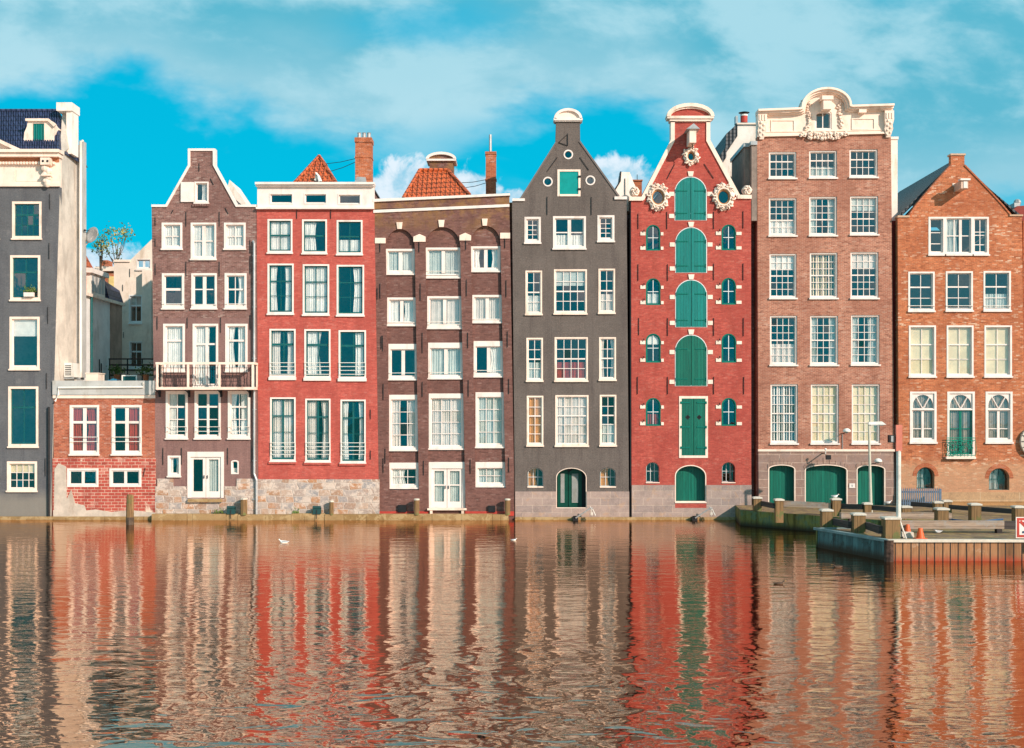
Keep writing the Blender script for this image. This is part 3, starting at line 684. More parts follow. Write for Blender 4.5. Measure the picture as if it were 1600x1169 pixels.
# whitewashed end wall, its chimney and the rear slab with rainwater pipe
mb = MB(); X0 = PX(88); zc = PZ(160)
side = [(0, -.5), (2.75, -.5), (2.75, PZ(224, 2.7)), (2.2, PZ(165, 2.2)), (0, zc), (0, zc-.95)]
XB = X0; zq = PZ(292)
o8 = [(PX(79.3), 0, -.5), (PX(92.8), 0, zq), (PX(92.8), 0, PZ(240)), (PX(97), .25, PZ(236)), (PX(104, 1.9), 1.9, PZ(176, 1.9)), (XB, 2.2, PZ(165, 2.2)), (XB, 2.75, PZ(224, 2.75)), (XB, 2.75, -.5)]
mb.add(o8+[(q[0]-.22, q[1]+.02, q[2]) for q in o8], [(0, 7, 1), (7, 6, 1), (1, 6, 2), (2, 6, 3), (3, 6, 4), (4, 6, 5)]+[(8, 9, 15), (15, 9, 14), (9, 10, 14), (10, 11, 14), (11, 12, 14), (12, 13, 14)]+[(i_, (i_+1) % 8, (i_+1) % 8+8, i_+8) for i_ in range(8)])
mb.build('side_wall', plain('stained_whitewash', (.62, .54, .46), .85, .16, 1.1, .3, dirt=(.34, .26, .2)), H)
mb = MB(); mb.box(PX(88, 1.2), PX(112.5, 1.2), 1.2, 2.3, PZ(173, 1.2), PZ(160, 1.2)).box(PX(103, 1.25), PX(112, 1.25), 1.3, 2.2, PZ(240, 1.25), PZ(173, 1.25)+.001)
mb.build('chimney', PLW, H)
mb = MB(); mb.box(PX(100, 2.8), PX(124, 2.8), 2.8, 3.3, -.5, PZ(228, 3)); mb.box(PX(124, 2.8), PX(128.5, 2.8), 2.8, 3.4, PZ(590, 3), PZ(221, 3)); mb.build('rear_wall', PLG, H)
mb = MB(); mb.tube([(PX(126, 2.7), 2.68, PZ(590, 2.7)), (PX(126, 2.7), 2.68, PZ(222, 2.7)), (PX(127, 2.7), 2.9, PZ(219, 2.7))], .07, 8); mb.build('vent_pipe', WHITEM, H)
f = MB()
for fy in (386, 484, 592, 711): f.box(PX(-78), PX(80), .33, 2.6, PZ(fy)-.1, PZ(fy)+.1)
f.box(PX(-78), PX(80), 2.6, 2.7, -.5, PZ(292)); f.build('interior', ROOM, H)
mb = MB(); mb.tube([(PX(77), -.08, PZ(636)), (PX(77), -.08, .05)], .055, 8).tube([(PX(77), -.08, PZ(650)), (PX(77), .02, PZ(650))], .03, 6); mb.build('drainpipe', IRON, H)

# ------------------------------------------------------------------ house 2: low red link building
H = thing('low_brick_annex', 'low annex of rust brick over peeling red painted blocks, red curtains inside', 'house', (PX(163), 0, 0))
wa = [(109, 633, 155, 712), (174.5, 633, 221.5, 712)]; wb = [(105, 732, 154, 761), (171, 732, 221, 761)]
facade(H, [(84, 620), (242, 620), (242, 716), (84, 716)], stdholes(wa), B2)
facade(H, [(82, 716), (243, 716), (243, 818), (82, 818)], stdholes(wb), B2L, name='lower_wall', y=-.04)
for b in wa: window(H, b, (.5,), (.33,), cur='BR' if b[0] < 150 else 'RR', ft=4.5, bt=2.0, heavy=(0,), hv=(0,), rails=(683, 690), sill=True, rec=.06)
for b in wb: window(H, (b[0], b[1], b[2], b[3]), (.5,), (), cur='', ft=4.5, hv=(0,), bt=1.6, st=2.2, y=-.04, sill=False, rec=.05)
mb = MB(); mb.box(PX(83), PX(243), -.10, .3, PZ(617), PZ(595)); mb.build('parapet', PLG, H)
mb = MB(); mb.box(PX(83), PX(243), -.06, .3, PZ(622.5), PZ(617.5)); mb.build('parapet_band', CREAM, H)
mb = MB(); mb.prism([P(85, 800), P(86, 733), P(92, 724), P(104, 729), P(105, 780), P(112, 765), P(118, 786), P(133, 790), P(136, 800)], -.065, .0); mb.build('plaster_patch', plain('damp_plaster', (.56, .46, .38), .85, .15, 2.5, .3, dirt=(.36, .26, .2)), H)
mb = MB(); mb.prism([P(84, 812), P(84, 797), P(100, 795), P(122, 799), P(150, 796), P(175, 800), P(205, 797), P(243, 801), P(243, 812)], -.085, .0); mb.build('plaster_foot', MATS['damp_plaster'], H)
mb = MB(); mb.tube([(PX(88), -.15, PZ(627)), (PX(93), -.15, PZ(617)), (PX(93), -.15, PZ(606)), (PX(225), -.15, PZ(605)), (PX(225), -.15, PZ(598))], .05, 8); mb.build('overflow_pipe', WHITEM, H)
mb = MB(); mb.box(PX(84), PX(243), .3, 8.5, PZ(622), PZ(600)).box(PX(84), PX(84)+.2, .3, 8, -.5, PZ(622)).box(PX(243)-.2, PX(243), .3, 8, -.5, PZ(622)); mb.build('flat_roof', PLG, H)
mb = MB(); mb.box(PX(90), PX(237), 3.0, 3.1, -.5, PZ(625)).box(PX(90), PX(237), .35, 3.0, PZ(716), PZ(714)); mb.build('interior', ROOM, H)
anchors(H, [(227, 731, 224, 745)], -.04)

# ------------------------------------------------------------------ house 3: plum neck-gable house
H = thing('neck_gable_house', 'plum brown neck gable house with open attic shutter and a white balcony', 'house', (PX(321), 0, 0))
w3 = [(304, 284, 326, 319), (252.6, 348, 285, 391), (298, 348, 338, 407), (350, 348, 384, 391), (253, 427, 288, 484), (299, 427, 339, 484), (351, 427, 385.5, 484)]
w3b = [(255, 506, 289, 582), (301, 506, 341, 605), (352, 506, 387, 582), (259, 611, 293.5, 687), (304, 611, 345, 687), (356, 611, 391, 687), (262, 712, 282.5, 746), (293, 706, 350, 778)]
sa = (361, 719, 373, 741)
facade(H, [(237, 321), (260, 321), (294.5, 259), (294.5, 233), (336, 233), (336, 258), (371, 321), (401, 321), (402, 497), (239, 497)], stdholes(w3), B3)
facade(H, [(239, 497), (402, 497), (404, 818), (243, 818)], stdholes(w3b)+[hole(sa, 0, 3)], R3, name='lower_wall', y=.004)
mb = MB(); mb.sweep([P(237, 320), P(259, 320), P(294, 258.5), P(294, 232.5), P(336.5, 232.5), P(336.5, 257.5), P(371, 320), P(401, 320)][::1], .115, -.06, .36)
mb.build('coping', WHITE, H)
window(H, w3[0], (), (), cur='RW', ft=3, st=2, sillh=3)
a, b = P(283, 316), P(304, 285); mb = MB(); mb.box(a[0], b[0]-.01, -.08, -.035, a[1], b[1]); sh = mb.build('shutter', WHITE, H)
mb = MB(); 
for i in range(7): mb.box(PX(301+i*3.7), PX(304.2+i*3.7), -.08, .0, PZ(323), PZ(319.5))
mb.build('brick_sill', B3, H)
window(H, w3[1], (.5,), (.52,), cur='FW', bt=1.6, ft=4.5)
window(H, w3[2], (.5,), (.5,), cur='FW', bt=2.0, ft=4, hv=(0,))
window(H, w3[3], (.5,), (.52,), cur='FW', bt=1.6, ft=4.5)
window(H, w3[4], (), (.45,), cur='', bt=2, ft=5, heavy=(0,), rails=(475,))
window(H, w3[5], (.5,), (.45,), cur='', bt=2, ft=4.5, hv=(0,), rails=(476,))
window(H, w3[6], (.45,), (.45,), cur='RW', bt=1.3, ft=5, heavy=(0,), rails=(475,))
window(H, w3b[0], (), (.33,), cur='FW', ft=5, heavy=(0,), bt=1.6)
window(H, w3b[1], (.55,), (.30,), cur='LW', ft=4.5, heavy=(0,), hv=(0,), bt=1.5, name='door', sill=False)
window(H, w3b[2], (), (.33,), cur='BW', ft=5, heavy=(0,), bt=1.6)
window(H, w3b[3], (.5,), (.31, .62), cur='LW', ft=5, heavy=(0,), bt=1.4, rails=(667, 674))
window(H, w3b[4], (.5,), (.31, .62), cur='', ft=4.5, heavy=(0,), hv=(0,), bt=1.4, rails=(667, 674))
window(H, w3b[5], (.5,), (.31, .62), cur='BW', ft=5, heavy=(0,), bt=1.4, rails=(667, 674))
window(H, w3b[6], (), (), cur='BW', ft=4)
window(H, sa, (), (), cur='HW', ft=2.5, st=1.2, arched=3, sill=False)
# garden door
def french_door(H, box, y=0.0, head=7, cur='', midbar=(), jamb=4.5, plinth=10):
    x0, y0, x1, y1 = box; mb = MB(); k = (CD+y)/F
    X0, X1, Z0, Z1 = PX(x0, y), PX(x1, y), PZ(y1, y), PZ(y0, y)
    mb.box(X0, X0+jamb*k, y-.03, y+.2, Z0, Z1-head*k).box(X1-jamb*k, X1, y-.03, y+.2, Z0, Z1-head*k).box(X0, X1, y-.035, y+.2, Z1-head*k, Z1)
    fr_ = mb.build('door_frame', WHITE, H)
    xa, xb = X0+jamb*k, X1-jamb*k; xm = (xa+xb)/2; zt = Z1-head*k
    for i, (a, b) in enumerate(((xa, xm-.01), (xm+.01, xb))):
        lm = MB(); t = 4.4*k; yy = y+.03
        lm.box(a, a+t, yy, yy+.05, Z0, zt).box(b-t, b, yy, yy+.05, Z0, zt).box(a+t, b-t, yy, yy+.05, zt-t*.9, zt).box(a+t, b-t, yy, yy+.05, Z0, Z0+plinth*k)
        for q in midbar: z = zt-(zt-Z0)*q; lm.box(a+t, b-t, yy+.01, yy+.04, z-.03, z+.03)
        lf = lm.build('door_leaf', WHITE, fr_)
        MB().add([(a+t, yy+.03, Z0+plinth*k), (b-t, yy+.028, Z0+plinth*k), (b-t, yy+.03, zt-t), (a+t, yy+.032, zt-t)], [(0, 1, 2, 3)]).build('pane', GLASS, fr_)
        if cur[i:i+1] == 'c': curtain(a+t-.04, b-t+.04, Z0+.05, zt, y+.16, 50+i+int(x0)).build('curtain', CURT['G'], fr_, True)
        MB().box((b if i == 0 else a)-.07*(1 if i == 0 else -1)-.015, (b if i == 0 else a)-.07*(1 if i == 0 else -1)+.015, yy-.05, yy, Z0+.95, Z0+1.1).build('door_handle', IRON, fr_)
    return fr_
french_door(H, w3b[7], head=8, cur=' c')
anchors(H, [(291, 331, 354), (343, 331, 354), (271, 328, 268, 334), (352, 325, 357, 334), (311.5, 255, 268), (329, 279, 334, 289), (291, 409, 432), (343, 409, 432), (243, 412, 430), (391, 400, 428), (243, 340, 352),
    (246, 495, 515), (293, 496, 513), (345, 496, 520), (391, 492, 515), (255, 700, 726), (284, 700, 726), (356, 700, 726), (394, 700, 722), (243, 373, 386), (391, 375, 396)])
# foot of rubble and plaster
base_part(H, 243, 404, 760, 818, RUB, proud=.06, notch=[(292, 351, 779)])
mb = MB(); mb.box(PX(246), PX(271), -.05, .02, PZ(760), PZ(748)); mb.box(PX(370), PX(404), -.05, .02, PZ(760), PZ(748)); mb.build('stone_course', RUB, H)
mb = MB(); mb.box(PX(295), PX(348), -.22, -.055, PZ(784), PZ(779.5)); mb.build('doorstep', LEDGE, H)
# balcony
bal = MB(); yb = -.85
bz = lambda py: PZ(py, yb)
xs = [PX(246, yb), PX(294, yb), PX(343, yb), PX(395, yb)]
bal.box(xs[0]-.06, xs[3]+.06, yb-.04, .0, bz(609), bz(605))
bl = bal.build('balcony', CREAM, H)
mb = MB(); mb.box(xs[0]-.08, xs[3]+.08, yb-.05, yb+.05, bz(569.5), bz(566)); mb.box(xs[0]-.08, xs[0]+.02, yb+.05, 0, bz(569.5), bz(566)); mb.box(xs[3]-.02, xs[3]+.08, yb+.05, 0, bz(569.5), bz(566))
for x in xs: mb.box(x-.05, x+.05, yb-.04, yb+.04, bz(605), bz(569.5))
for x in (xs[0]-.03, xs[3]+.03): mb.box(x-.04, x+.04, -.08, 0, bz(605), bz(569.5))
mb.build('balcony_rail', CREAM, bl)
mb = MB()
for i in range(26):
    x = xs[0]+(xs[3]-xs[0])*(i+.5)/26; q = .055
    pts = [(x+q*math.sin(PI*t/3.0)*(1 if i % 2 else -1)*(1 if t < 3 else -.6), yb, bz(604-34*t/6)) for t in range(7)]
    mb.tube(pts, .014, 5)
for py in (575, 602): mb.tube([(xs[0], yb, bz(py)), (xs[3], yb, bz(py))], .014, 5)
for x in (xs[0], xs[3]):
    for k in range(5): mb.tube([(x, yb+.15*k+.1, bz(604)), (x, yb+.15*k+.1, bz(570))], .012, 5)
mb.build('balcony_ironwork', IRON, bl)
mb = MB()
for x in (PX(250), PX(296), PX(346), PX(391)):
    mb.tube([(x, -.05, bz(617)), (x, -.35, bz(612)), (x, -.75, bz(609.5))], .035, 6); mb.box(x-.05, x+.05, -.06, 0, bz(620), bz(608))
mb.build('balcony_bracket', IRON, bl)
body(H, 240, 402, 330, material=B3, floors=(416, 494, 603, 697))
gable_roof(H, 252, 382, 324, 315, 262, SLATE, depth=8, y=.36)
mb = MB(); q = 1.6; mb.prism([P(345, 330, q), P(358.5, 281, q), P(385, 320, q), P(385, 330, q)], q, q+2.5); mb.build('roof_dormer', PLW, H)
mb = MB(); x = PX(398); mb.tube([(x-.07, -.02, PZ(377)), (x, -.12, PZ(381)), (x, -.12, PZ(740)), (x+.12, -.14, PZ(750)), (x+.12, -.16, PZ(806))], .062, 8)
for py in (400, 480, 560, 640, 720, 780): mb.box(x-.09, x+.09, -.13, 0, PZ(py)-.02, PZ(py)+.02)
mb.build('drainpipe', GREYM, H)

# ------------------------------------------------------------------ house 4: red painted house
H = thing('flat_cornice_house', 'bright red house with flat white attic cornice, dark teal sashes and rough stone foot', 'house', (PX(495), 0, 0))
w4 = [(418, 342.5, 457, 397), (472, 343, 511, 398), (526, 344, 566.5, 399.5), (418, 412, 459, 492.5), (473, 413, 514.5, 494), (526, 414, 569, 495),
      (421, 514, 462, 594), (475.5, 514.5, 516.5, 595), (529, 516, 572, 596), (422, 621, 462, 722), (477, 623, 516.5, 723), (532, 624.5, 571.5, 724.5)]
facade(H, [(401, 327), (585, 327), (592.5, 818), (404, 818)], stdholes(w4), B4, y=-.02)
cu = ['FW', 'LW', 'HW', 'BW', 'FW', 'RW', 'BP', 'LW', 'RW', 'FP', 'BP', 'NW']
for i, b in enumerate(w4):
    if i < 3: window(H, b, (.5,) if i != 1 else (), (.48,), cur=cu[i], sash=TEAL, ft=3.6, st=2.2, heavy=(0,), bt=1.3, y=-.02)
    elif i < 6: window(H, b, (.5,), (.33, .66), cur=cu[i], sash=TEAL, ft=3.6, st=2.4, bt=1.0, y=-.02, heavy=(0,))
    elif i < 9: window(H, b, (.55,), (.30,), cur=cu[i], sash=TEAL, ft=3.6, st=2.0, heavy=(0,), bt=1.7, rails=(567, 573, 579, 585), y=-.02, sillh=6)
    else: window(H, b, (.5,), (.27, .55), cur=cu[i], sash=TEAL, ft=3.4, st=2.4, heavy=(0,), bt=1.0, hv=(0,), rails=(692, 698, 704, 710), y=-.02, sillh=2)
mb = MB()
for b in w4[9:]: mb.box(PX(b[0]-2), PX(b[2]+1), -.1, -.02, PZ(b[3]+3), PZ(b[3]))
mb.build('brick_sill', B4, H)
at_w = [(421, 302, 458, 319), (475, 302, 511, 319), (528, 303, 564, 320)]
facade(H, [(402, 290), (584.5, 290), (584.5, 324), (402, 324)], stdholes(at_w, -.08), WHITE, y=-.08, name='attic_cornice')
mb = MB(); mb.box(PX(400.5), PX(586), -.34, .3, PZ(290), PZ(286.5)).box(PX(401), PX(585.3), -.24, .3, PZ(292.5), PZ(290.2)).box(PX(401), PX(585), -.2, .2, PZ(327.5), PZ(324.5))
mb.build('cornice_moulding', WHITE, H)
for b in at_w: window(H, b, (), (), cur='', ft=2.2, st=1.6, y=-.08, sill=False, sash=WHITE)
anchors(H, [(464, 327, 342), (517, 327, 342), (590, 450, 468), (579, 640, 655), (579, 704, 718), (596, 525, 545)], -.02)
base_part(H, 403, 593, 749, 818, RUB, y=-.02, proud=.07)
body(H, 403, 584, 300, material=B3, floors=(405, 504, 608, 735), d0=.30)
mb = MB(); mb.box(PX(403), PX(584), .3, 9, PZ(296), PZ(293)); mb.build('flat_roof', DKROOF, H)
q = 1.2; A, B_, C_ = P(458, 289, q), P(527, 289, q), P(498.7, 245, q+2)
mb = MB(); mb.add([(A[0], q, A[1]), (B_[0], q, B_[1]), (B_[0]-.5, q+5, B_[1]), (A[0]+.5, q+5, A[1]), (PX(498.7, q+1.6), q+1.6, PZ(245, q+1.6)), (PX(498.7, q+1.6), q+4, PZ(245, q+1.6))],
                  [(0, 1, 4), (1, 2, 5, 4), (2, 3, 5), (3, 0, 4, 5), (0, 3, 2, 1)])
rf = mb.build('pyramid_roof', TILO, H)
mb = MB(); ap = Vector((PX(498.7, q+1.6), q+1.6, PZ(245, q+1.6)+.04))
for e in ((A[0], q, A[1]+.03), (B_[0], q, B_[1]+.03)): mb.tube([e, ap], .085, 6)
mb.tube([ap, ap+Vector((0, 2.4, 0))], .085, 6); mb.build('ridge_tile', TILO, rf)
mb = MB()
for i in range(1, 9):
    t = i/9; x = A[0]+(B_[0]-A[0])*t; e = Vector((x, q, A[1]+.02)); k = 1-abs(2*t-1)*1.0; top = Vector((x*(1-k)+ap.x*k if False else x, q+1.6*k, A[1]+(ap.z-A[1])*k))
    mb.tube([e, top], .05, 6)
mb.build('roof_tile_roll', TILO, rf)
mb = MB(); mb.tube([(PX(492, 1), 1.3, PZ(280, 1)), (PX(494, 1), 1.2, PZ(270, 1)), (PX(497, 1), 1.2, PZ(276, 1)), (PX(500, 1), 1.1, PZ(284, 1))], .10, 6); mb.build('vent_cowl', WHITEM, rf)
q = 1.5; mb = MB(); mb.box(PX(555, q), PX(580, q), q, q+.8, PZ(290, q), PZ(222, q)).box(PX(554, q), PX(581, q), q-.05, q+.85, PZ(222, q), PZ(215, q)).box(PX(554.2, q), PX(580.8, q), q-.03, q+.82, PZ(246.5, q), PZ(244.5, q))
ch = mb.build('chimney', CHIM, H)
mb = MB()
for i, xx in enumerate((560, 567.5, 575)): mb.lathe(PX(xx, q), q+.4, [(.11, PZ(215, q)), (.09, PZ(206, q)), (.11, PZ(205, q)), (.07, PZ(205, q))], 12)
mb.build('chimney_pot', GREYM, ch)
mb = MB(); mb.prism([P(551, 290, q-.3), P(573, 290, q-.3), P(571, 277, q-.3), P(558, 276, q-.3)], q-.3, q-.05); mb.build('lead_flashing', GREYM, ch)

# ------------------------------------------------------------------ house 5: maroon warehouse with three arched bays
H = thing('arched_bay_house', 'dark maroon brick house with three tall arched bays and a mossy parapet', 'house', (PX(694), 0, 0))
w5 = [(602.6, 389, 648, 430), (665, 387, 720, 435.5), (736, 385, 782, 425.7), (605, 465, 650, 510), (667.5, 463, 722, 514.6), (738, 461, 784.6, 505.5),
      (607, 537.5, 652.6, 594.5), (669, 535.6, 724, 593), (740, 533, 787, 590), (608, 617, 653.4, 705), (670, 615, 725, 703), (743, 613, 788.6, 700.4),
      (608, 723, 654, 764), (670, 722, 727, 794), (743, 722, 789.5, 761.5)]
def bay(xa, xb, xa2, xb2, ytop, ybot, spring):
    pts = [P(xa2, ybot), P(xb2, ybot)]
    a, b = P(xa, spring), P(xb, spring); cx = (a[0]+b[0])/2; hw = (b[0]-a[0])/2; rz = PZ(ytop)-a[1]
    for i in range(17): t = PI*i/16; pts.append((cx+hw*math.cos(t), a[1]+rz*math.sin(t)))
    return pts
bays = [bay(602.6, 648, 608.5, 654.5, 358, 766, 386), bay(665, 719, 670, 727.5, 355, 795, 384), bay(735.5, 782, 743, 790, 353, 763, 381)]
RC = .16
facade(H, [(584, 332), (796, 322), (804.5, 818), (592.5, 818)], bays, B5, y=0, th=RC)
facade(H, [(585, 332), (795, 322), (803, 818), (593, 818)], stdholes(w5, RC), B5, y=RC, name='bay_wall')
cu5 = ['FG', 'FG', 'NW', 'BW', 'FP', 'FP', '', 'FG', 'RW', 'BP', 'FP', 'FG', 'LW', '', 'FG']
for i, b in enumerate(w5):
    if i == 13: continue
    if i < 9: window(H, b, (.5,), (), cur=cu5[i], ft=4.5, bt=2.0, hv=(0,), y=RC, top=(5 if i > 5 else 0), rails={1: (424, 430), 3: (504,), 4: (503, 507), 5: (499,), 6: (583,), 7: (582,), 8: (579,)}.get(i, ()))
    elif i < 12: window(H, b, (.33, .66), (.25, .5, .75), cur=cu5[i], ft=4.5, bt=1.1, y=RC, top=4)
    else: window(H, b, (.33, .66), (.5,), cur=cu5[i], ft=4.5, bt=1.1, y=RC, top=6)
french_door(H, w5[13], y=RC, head=10, cur='cc', midbar=(.42,))
mb = MB(); mb.box(PX(668), PX(729), -.18, RC, PZ(797, 0), PZ(794, 0)); mb.box(PX(672), PX(676), -.14, 0, PZ(803), PZ(797)).box(PX(721), PX(725), -.14, 0, PZ(803), PZ(797)); mb.build('doorstep', CREAM, H)
mb = MB(); mb.prism([P(583, 316), P(797, 306), P(797, 302.5), P(583, 311.5)], -.10, .3); mb.build('coping', WHITE, H)
mb = MB(); mb.prism([P(584, 326.5), P(796, 320), P(796, 305), P(584, 315)], -.0, .3); mb.build('parapet', B5, H)
mb = MB(); mb.prism([P(583.5, 333), P(796, 323.5), P(796, 319.3), P(583.5, 328.5)], -.06, .3); mb.build('string_course', WHITE, H)
for a, b, t, u_ in ((619.5, 629, 347.5, 358), (685, 694.6, 344, 355), (753, 762, 342, 353)):
    MB().prism([P(a+1.3, u_), P(b-1.3, u_), P(b, t), P(a, t)], -.06, .1).build('keystone', CREAM, H)
for a, b, t, u_, pk in ((586, 602.6, 372, 380.5, 0), (646, 665, 369, 378, 1), (718, 736, 367, 376, 1), (781.5, 797, 364, 373, 0)):
    pts = [P(a, u_), P(b, u_), P(b, t+1), P((a+b)/2, t-3), P(a, t+1)] if pk else [P(a, u_), P(b, u_), P(b, t), P(a, t)]
    MB().prism(pts, -.05, .1).build('impost_block', CREAM, H)
anchors(H, [(594, 374, 394), (655, 371, 394), (728, 368, 390), (789, 365, 388), (594, 443, 467), (657, 443, 470), (729, 437, 463), (791, 438, 464), (598, 525, 549), (660, 520, 552), (731, 520, 544), (793, 518, 543),
            (599, 600, 625), (660, 597, 620), (732, 594, 620), (795, 592, 616), (602, 701, 724), (662, 720, 743), (735, 718, 740), (795, 715, 738), (599, 716, 739)])
mb = MB(); mb.box(PX(592), PX(670), -.035, 0, PZ(806), PZ(799)).box(PX(727), PX(803), -.035, 0, PZ(806), PZ(799)); mb.build('painted_foot', REDP, H)
mb = MB(); mb.box(PX(622), PX(635), -.12, 0, PZ(800), PZ(789)).box(PX(763), PX(774), -.12, 0, PZ(800), PZ(790)); mb.build('vent_grating', IRON, H)
body(H, 594, 795, 326, material=B5, floors=(448, 523, 604, 714), d0=.5)
mb = MB(); mb.box(PX(594), PX(795), .5, 9, PZ(322), PZ(319)); mb.build('flat_roof', DKROOF, H)
mb = MB(); mb.box(PX(794), PX(806), .45, 8, -.5, PZ(314)); mb.build('party_wall', B5, H)
q = 1.0; q2 = 2.6
c0 = [(PX(630, q), q, PZ(311, q)), (PX(734, q), q, PZ(306, q)), (PX(731, q), q+6, PZ(306, q)), (PX(636, q), q+6, PZ(311, q)), (PX(656, q2), q2, PZ(267, q2)), (PX(700, q2), q2, PZ(267, q2)), (PX(700, q2), q2+2.5, PZ(267, q2)), (PX(656, q2), q2+2.5, PZ(267, q2))]
mb = MB(); mb.add(c0, [(0, 1, 5, 4), (1, 2, 6, 5), (2, 3, 7, 6), (3, 0, 4, 7), (4, 5, 6, 7)]); rf = mb.build('hipped_roof', TILO, H)
mb = MB()
for a, b in ((0, 4), (1, 5), (4, 5)): mb.tube([Vector(c0[a])+Vector((0, -.02, .05)), Vector(c0[b])+Vector((0, -.02, .05))], .085, 6)
mb.build('ridge_tile', TILO, rf)
mb = MB()
for i in range(1, 14):
    t = i/14; a = Vector(c0[0]).lerp(Vector(c0[1]), t); x = a.x
    k = min(1, (x-c0[0][0])/(c0[4][0]-c0[0][0]), (c0[1][0]-x)/(c0[1][0]-c0[5][0])); b = Vector((x, q+(q2-q)*k, a.z+(c0[4][2]-a.z)*k))
    mb.tube([a, b], .055, 6)
mb.build('roof_tile_roll', TILO, rf)
q = 3.0; mb = MB(); mb.box(PX(671, q), PX(708, q), q, q+1.2, PZ(275, q), PZ(252, q)); rg = mb.build('roof_gable', B5, H)
def segm(x0, x1, yb, yt, y=0.0, n=12, x=0):
    a, b = P(x0, yb, y), P(x1, yb, y); cx = (a[0]+b[0])/2; hw = (b[0]-a[0])/2; rz = PZ(yt, y)-a[1]
    return [(cx-hw*math.cos(PI*i/n), a[1]+rz*math.sin(PI*i/n)) for i in range(n+1)]
mb = MB(); mb.box(PX(666.5, q), PX(712.5, q), q-.14, q+1.3, PZ(252, q), PZ(249, q)); mb.sweep(segm(665.5, 713, 249, 238, q), .13, q-.14, q+1.3); mb.build('gable_pediment', WHITE, rg)
mb = MB(); mb.prism(segm(667, 711, 249, 240, q), q-.02, q+1.2); mb.build('pediment_field', B5, rg)
q = 4.0; mb = MB(); mb.box(PX(759, q), PX(775, q), q, q+.6, PZ(306, q), PZ(240, q)).box(PX(758, q), PX(775.6, q), q-.04, q+.64, PZ(241, q), PZ(237, q)).box(PX(758, q), PX(776, q), q-.04, q+.64, PZ(281, q), PZ(279.5, q))
ch = mb.build('chimney', CHIM, H)
mb = MB(); mb.tube([(PX(766, q), q+.3, PZ(237, q)), (PX(766, q), q+.3, PZ(208.5, q))], .075, 10); mb.build('flue_pipe', GREYM, ch)

# ------------------------------------------------------------------ house 6: charcoal spout-gable house
def ringwin(H, cx, cy, rx, ry, y=0.0, frame=None, t=2.0):
    mb = MB(); mb.ring(oval(cx, cy, rx, ry, y), oval(cx, cy, rx-t, ry-t, y), y-.02, y+.14); w_ = mb.build('round_window', frame or WHITE, H)
    MB().sheet(oval(cx, cy, rx-t+.3, ry-t+.3, y), y+.10).build('pane', GLASS, w_); return w_
H = thing('spout_gable_house', 'charcoal brick house with pointed gable, three round attic windows and a green hatch', 'house', (PX(892), 0, 0))
rw = [(888, 241.5, 7.5, 7.5), (856, 284, 7.7, 7.7), (922.5, 282, 7.7, 7.7)]
w6 = [(819.5, 339, 845, 381.5), (864, 338, 915.5, 390.5), (933.5, 336.5, 960, 379), (821, 423, 847, 493), (865.5, 421, 917, 492), (935, 420, 961, 491),
      (822.5, 528, 848.3, 597), (866.5, 527, 918.5, 597), (936, 527, 962.5, 595.5), (823, 618.5, 849, 698), (867.5, 617.5, 919.5, 698.5), (937, 617, 963, 698)]
gw = (871, 265, 907, 307); ab = [(824, 730.6, 849, 760.6), (937, 730.6, 962.5, 760.6)]; dr = (869, 731, 916.5, 794)
facade(H, [(800, 316), (813, 309), (868, 223), (869, 186), (906, 186), (906.5, 221), (968, 307), (979, 313), (983, 818), (805, 818)],
       stdholes(w6)+[hole(gw)]+[oval(*q) for q in rw]+[hole(b, 0, 9) for b in ab]+[hole(dr, 0, 15)], B6, th=.45)
for q in rw:
    ringwin(H, *q)
cols_ = ['', '', '', 'HW', 'TG', 'HP', 'HG', 'HR', 'NP', 'FO', 'FP', 'HG']
for i, b in enumerate(w6):
    if i in (0, 2): window(H, b, (.5,), (.25, .5, .75), ft=4.5, st=2.4, bt=1.0, cur='')
    elif i == 1: window(H, b, (.5,), (.5,), ft=4.5, bt=2.0, hv=(0,), cur='HW')
    else:
        n = 4 if i in (4, 7, 10) else 2; m_ = 5 if i > 8 else 4
        window(H, b, tuple((k+1)/n for k in range(n-1)), tuple((k+1)/m_ for k in range(m_-1)), ft=3.2, st=1.6, bt=1.1, heavy=(1,), cur=cols_[i], rec=.06, frame=CREAM, sash=WHITE)
mb = MB(); k = 1/32
X0, X1, Z0, Z1 = PX(gw[0]), PX(gw[2]), PZ(gw[3]), PZ(gw[1]); t = .10
mb.box(X0, X0+t, -.02, .2, Z0, Z1).box(X1-t, X1, -.02, .2, Z0, Z1).box(X0+t, X1-t, -.02, .2, Z1-t, Z1).box(X0+t, X1-t, -.05, .2, Z0, Z0+t)
hf = mb.build('hatch_frame', CREAM, H)
mb = MB(); mb.box(X0+t, X1-t, .02, .07, Z0+t, Z1-t); hd = mb.build('loading_hatch', plain('turquoise_paint', (.004, .27, .25), .35, .1, 3, .05), hf)
mb = MB()
for z in (Z0+.35, Z1-.35): mb.box(X1-t-.02, X1+.02, -.045, -.02, z-.05, z+.05)
mb.build('hinge', IRON, hf)
mb = MB(); mb.box(PX(865), PX(910), -.14, .5, PZ(189), PZ(185.5)).box(PX(866.5), PX(908.5), -.09, .5, PZ(190.5), PZ(189)); mb.sweep(segm(865.5, 909.5, 186, 170, 0), .12, -.14, .5)
pd = mb.build('gable_pediment', WHITE, H)
MB().prism(segm(867, 908, 186, 171.5), -.03, .45).build('pediment_field', CREAM, pd)
mb = MB()
for a, b, c, d in ((868, 222, 813, 309), (968, 306, 906.5, 220)): mb.sweep([P(c, d), P(a, b)] if a < c else [P(a, b), P(c, d)] if False else [P(c, d), P(a, b)], .08, -.04, .5)
mb.build('gable_edge', plain('lead_edge', (.16, .13, .12), .6), H)
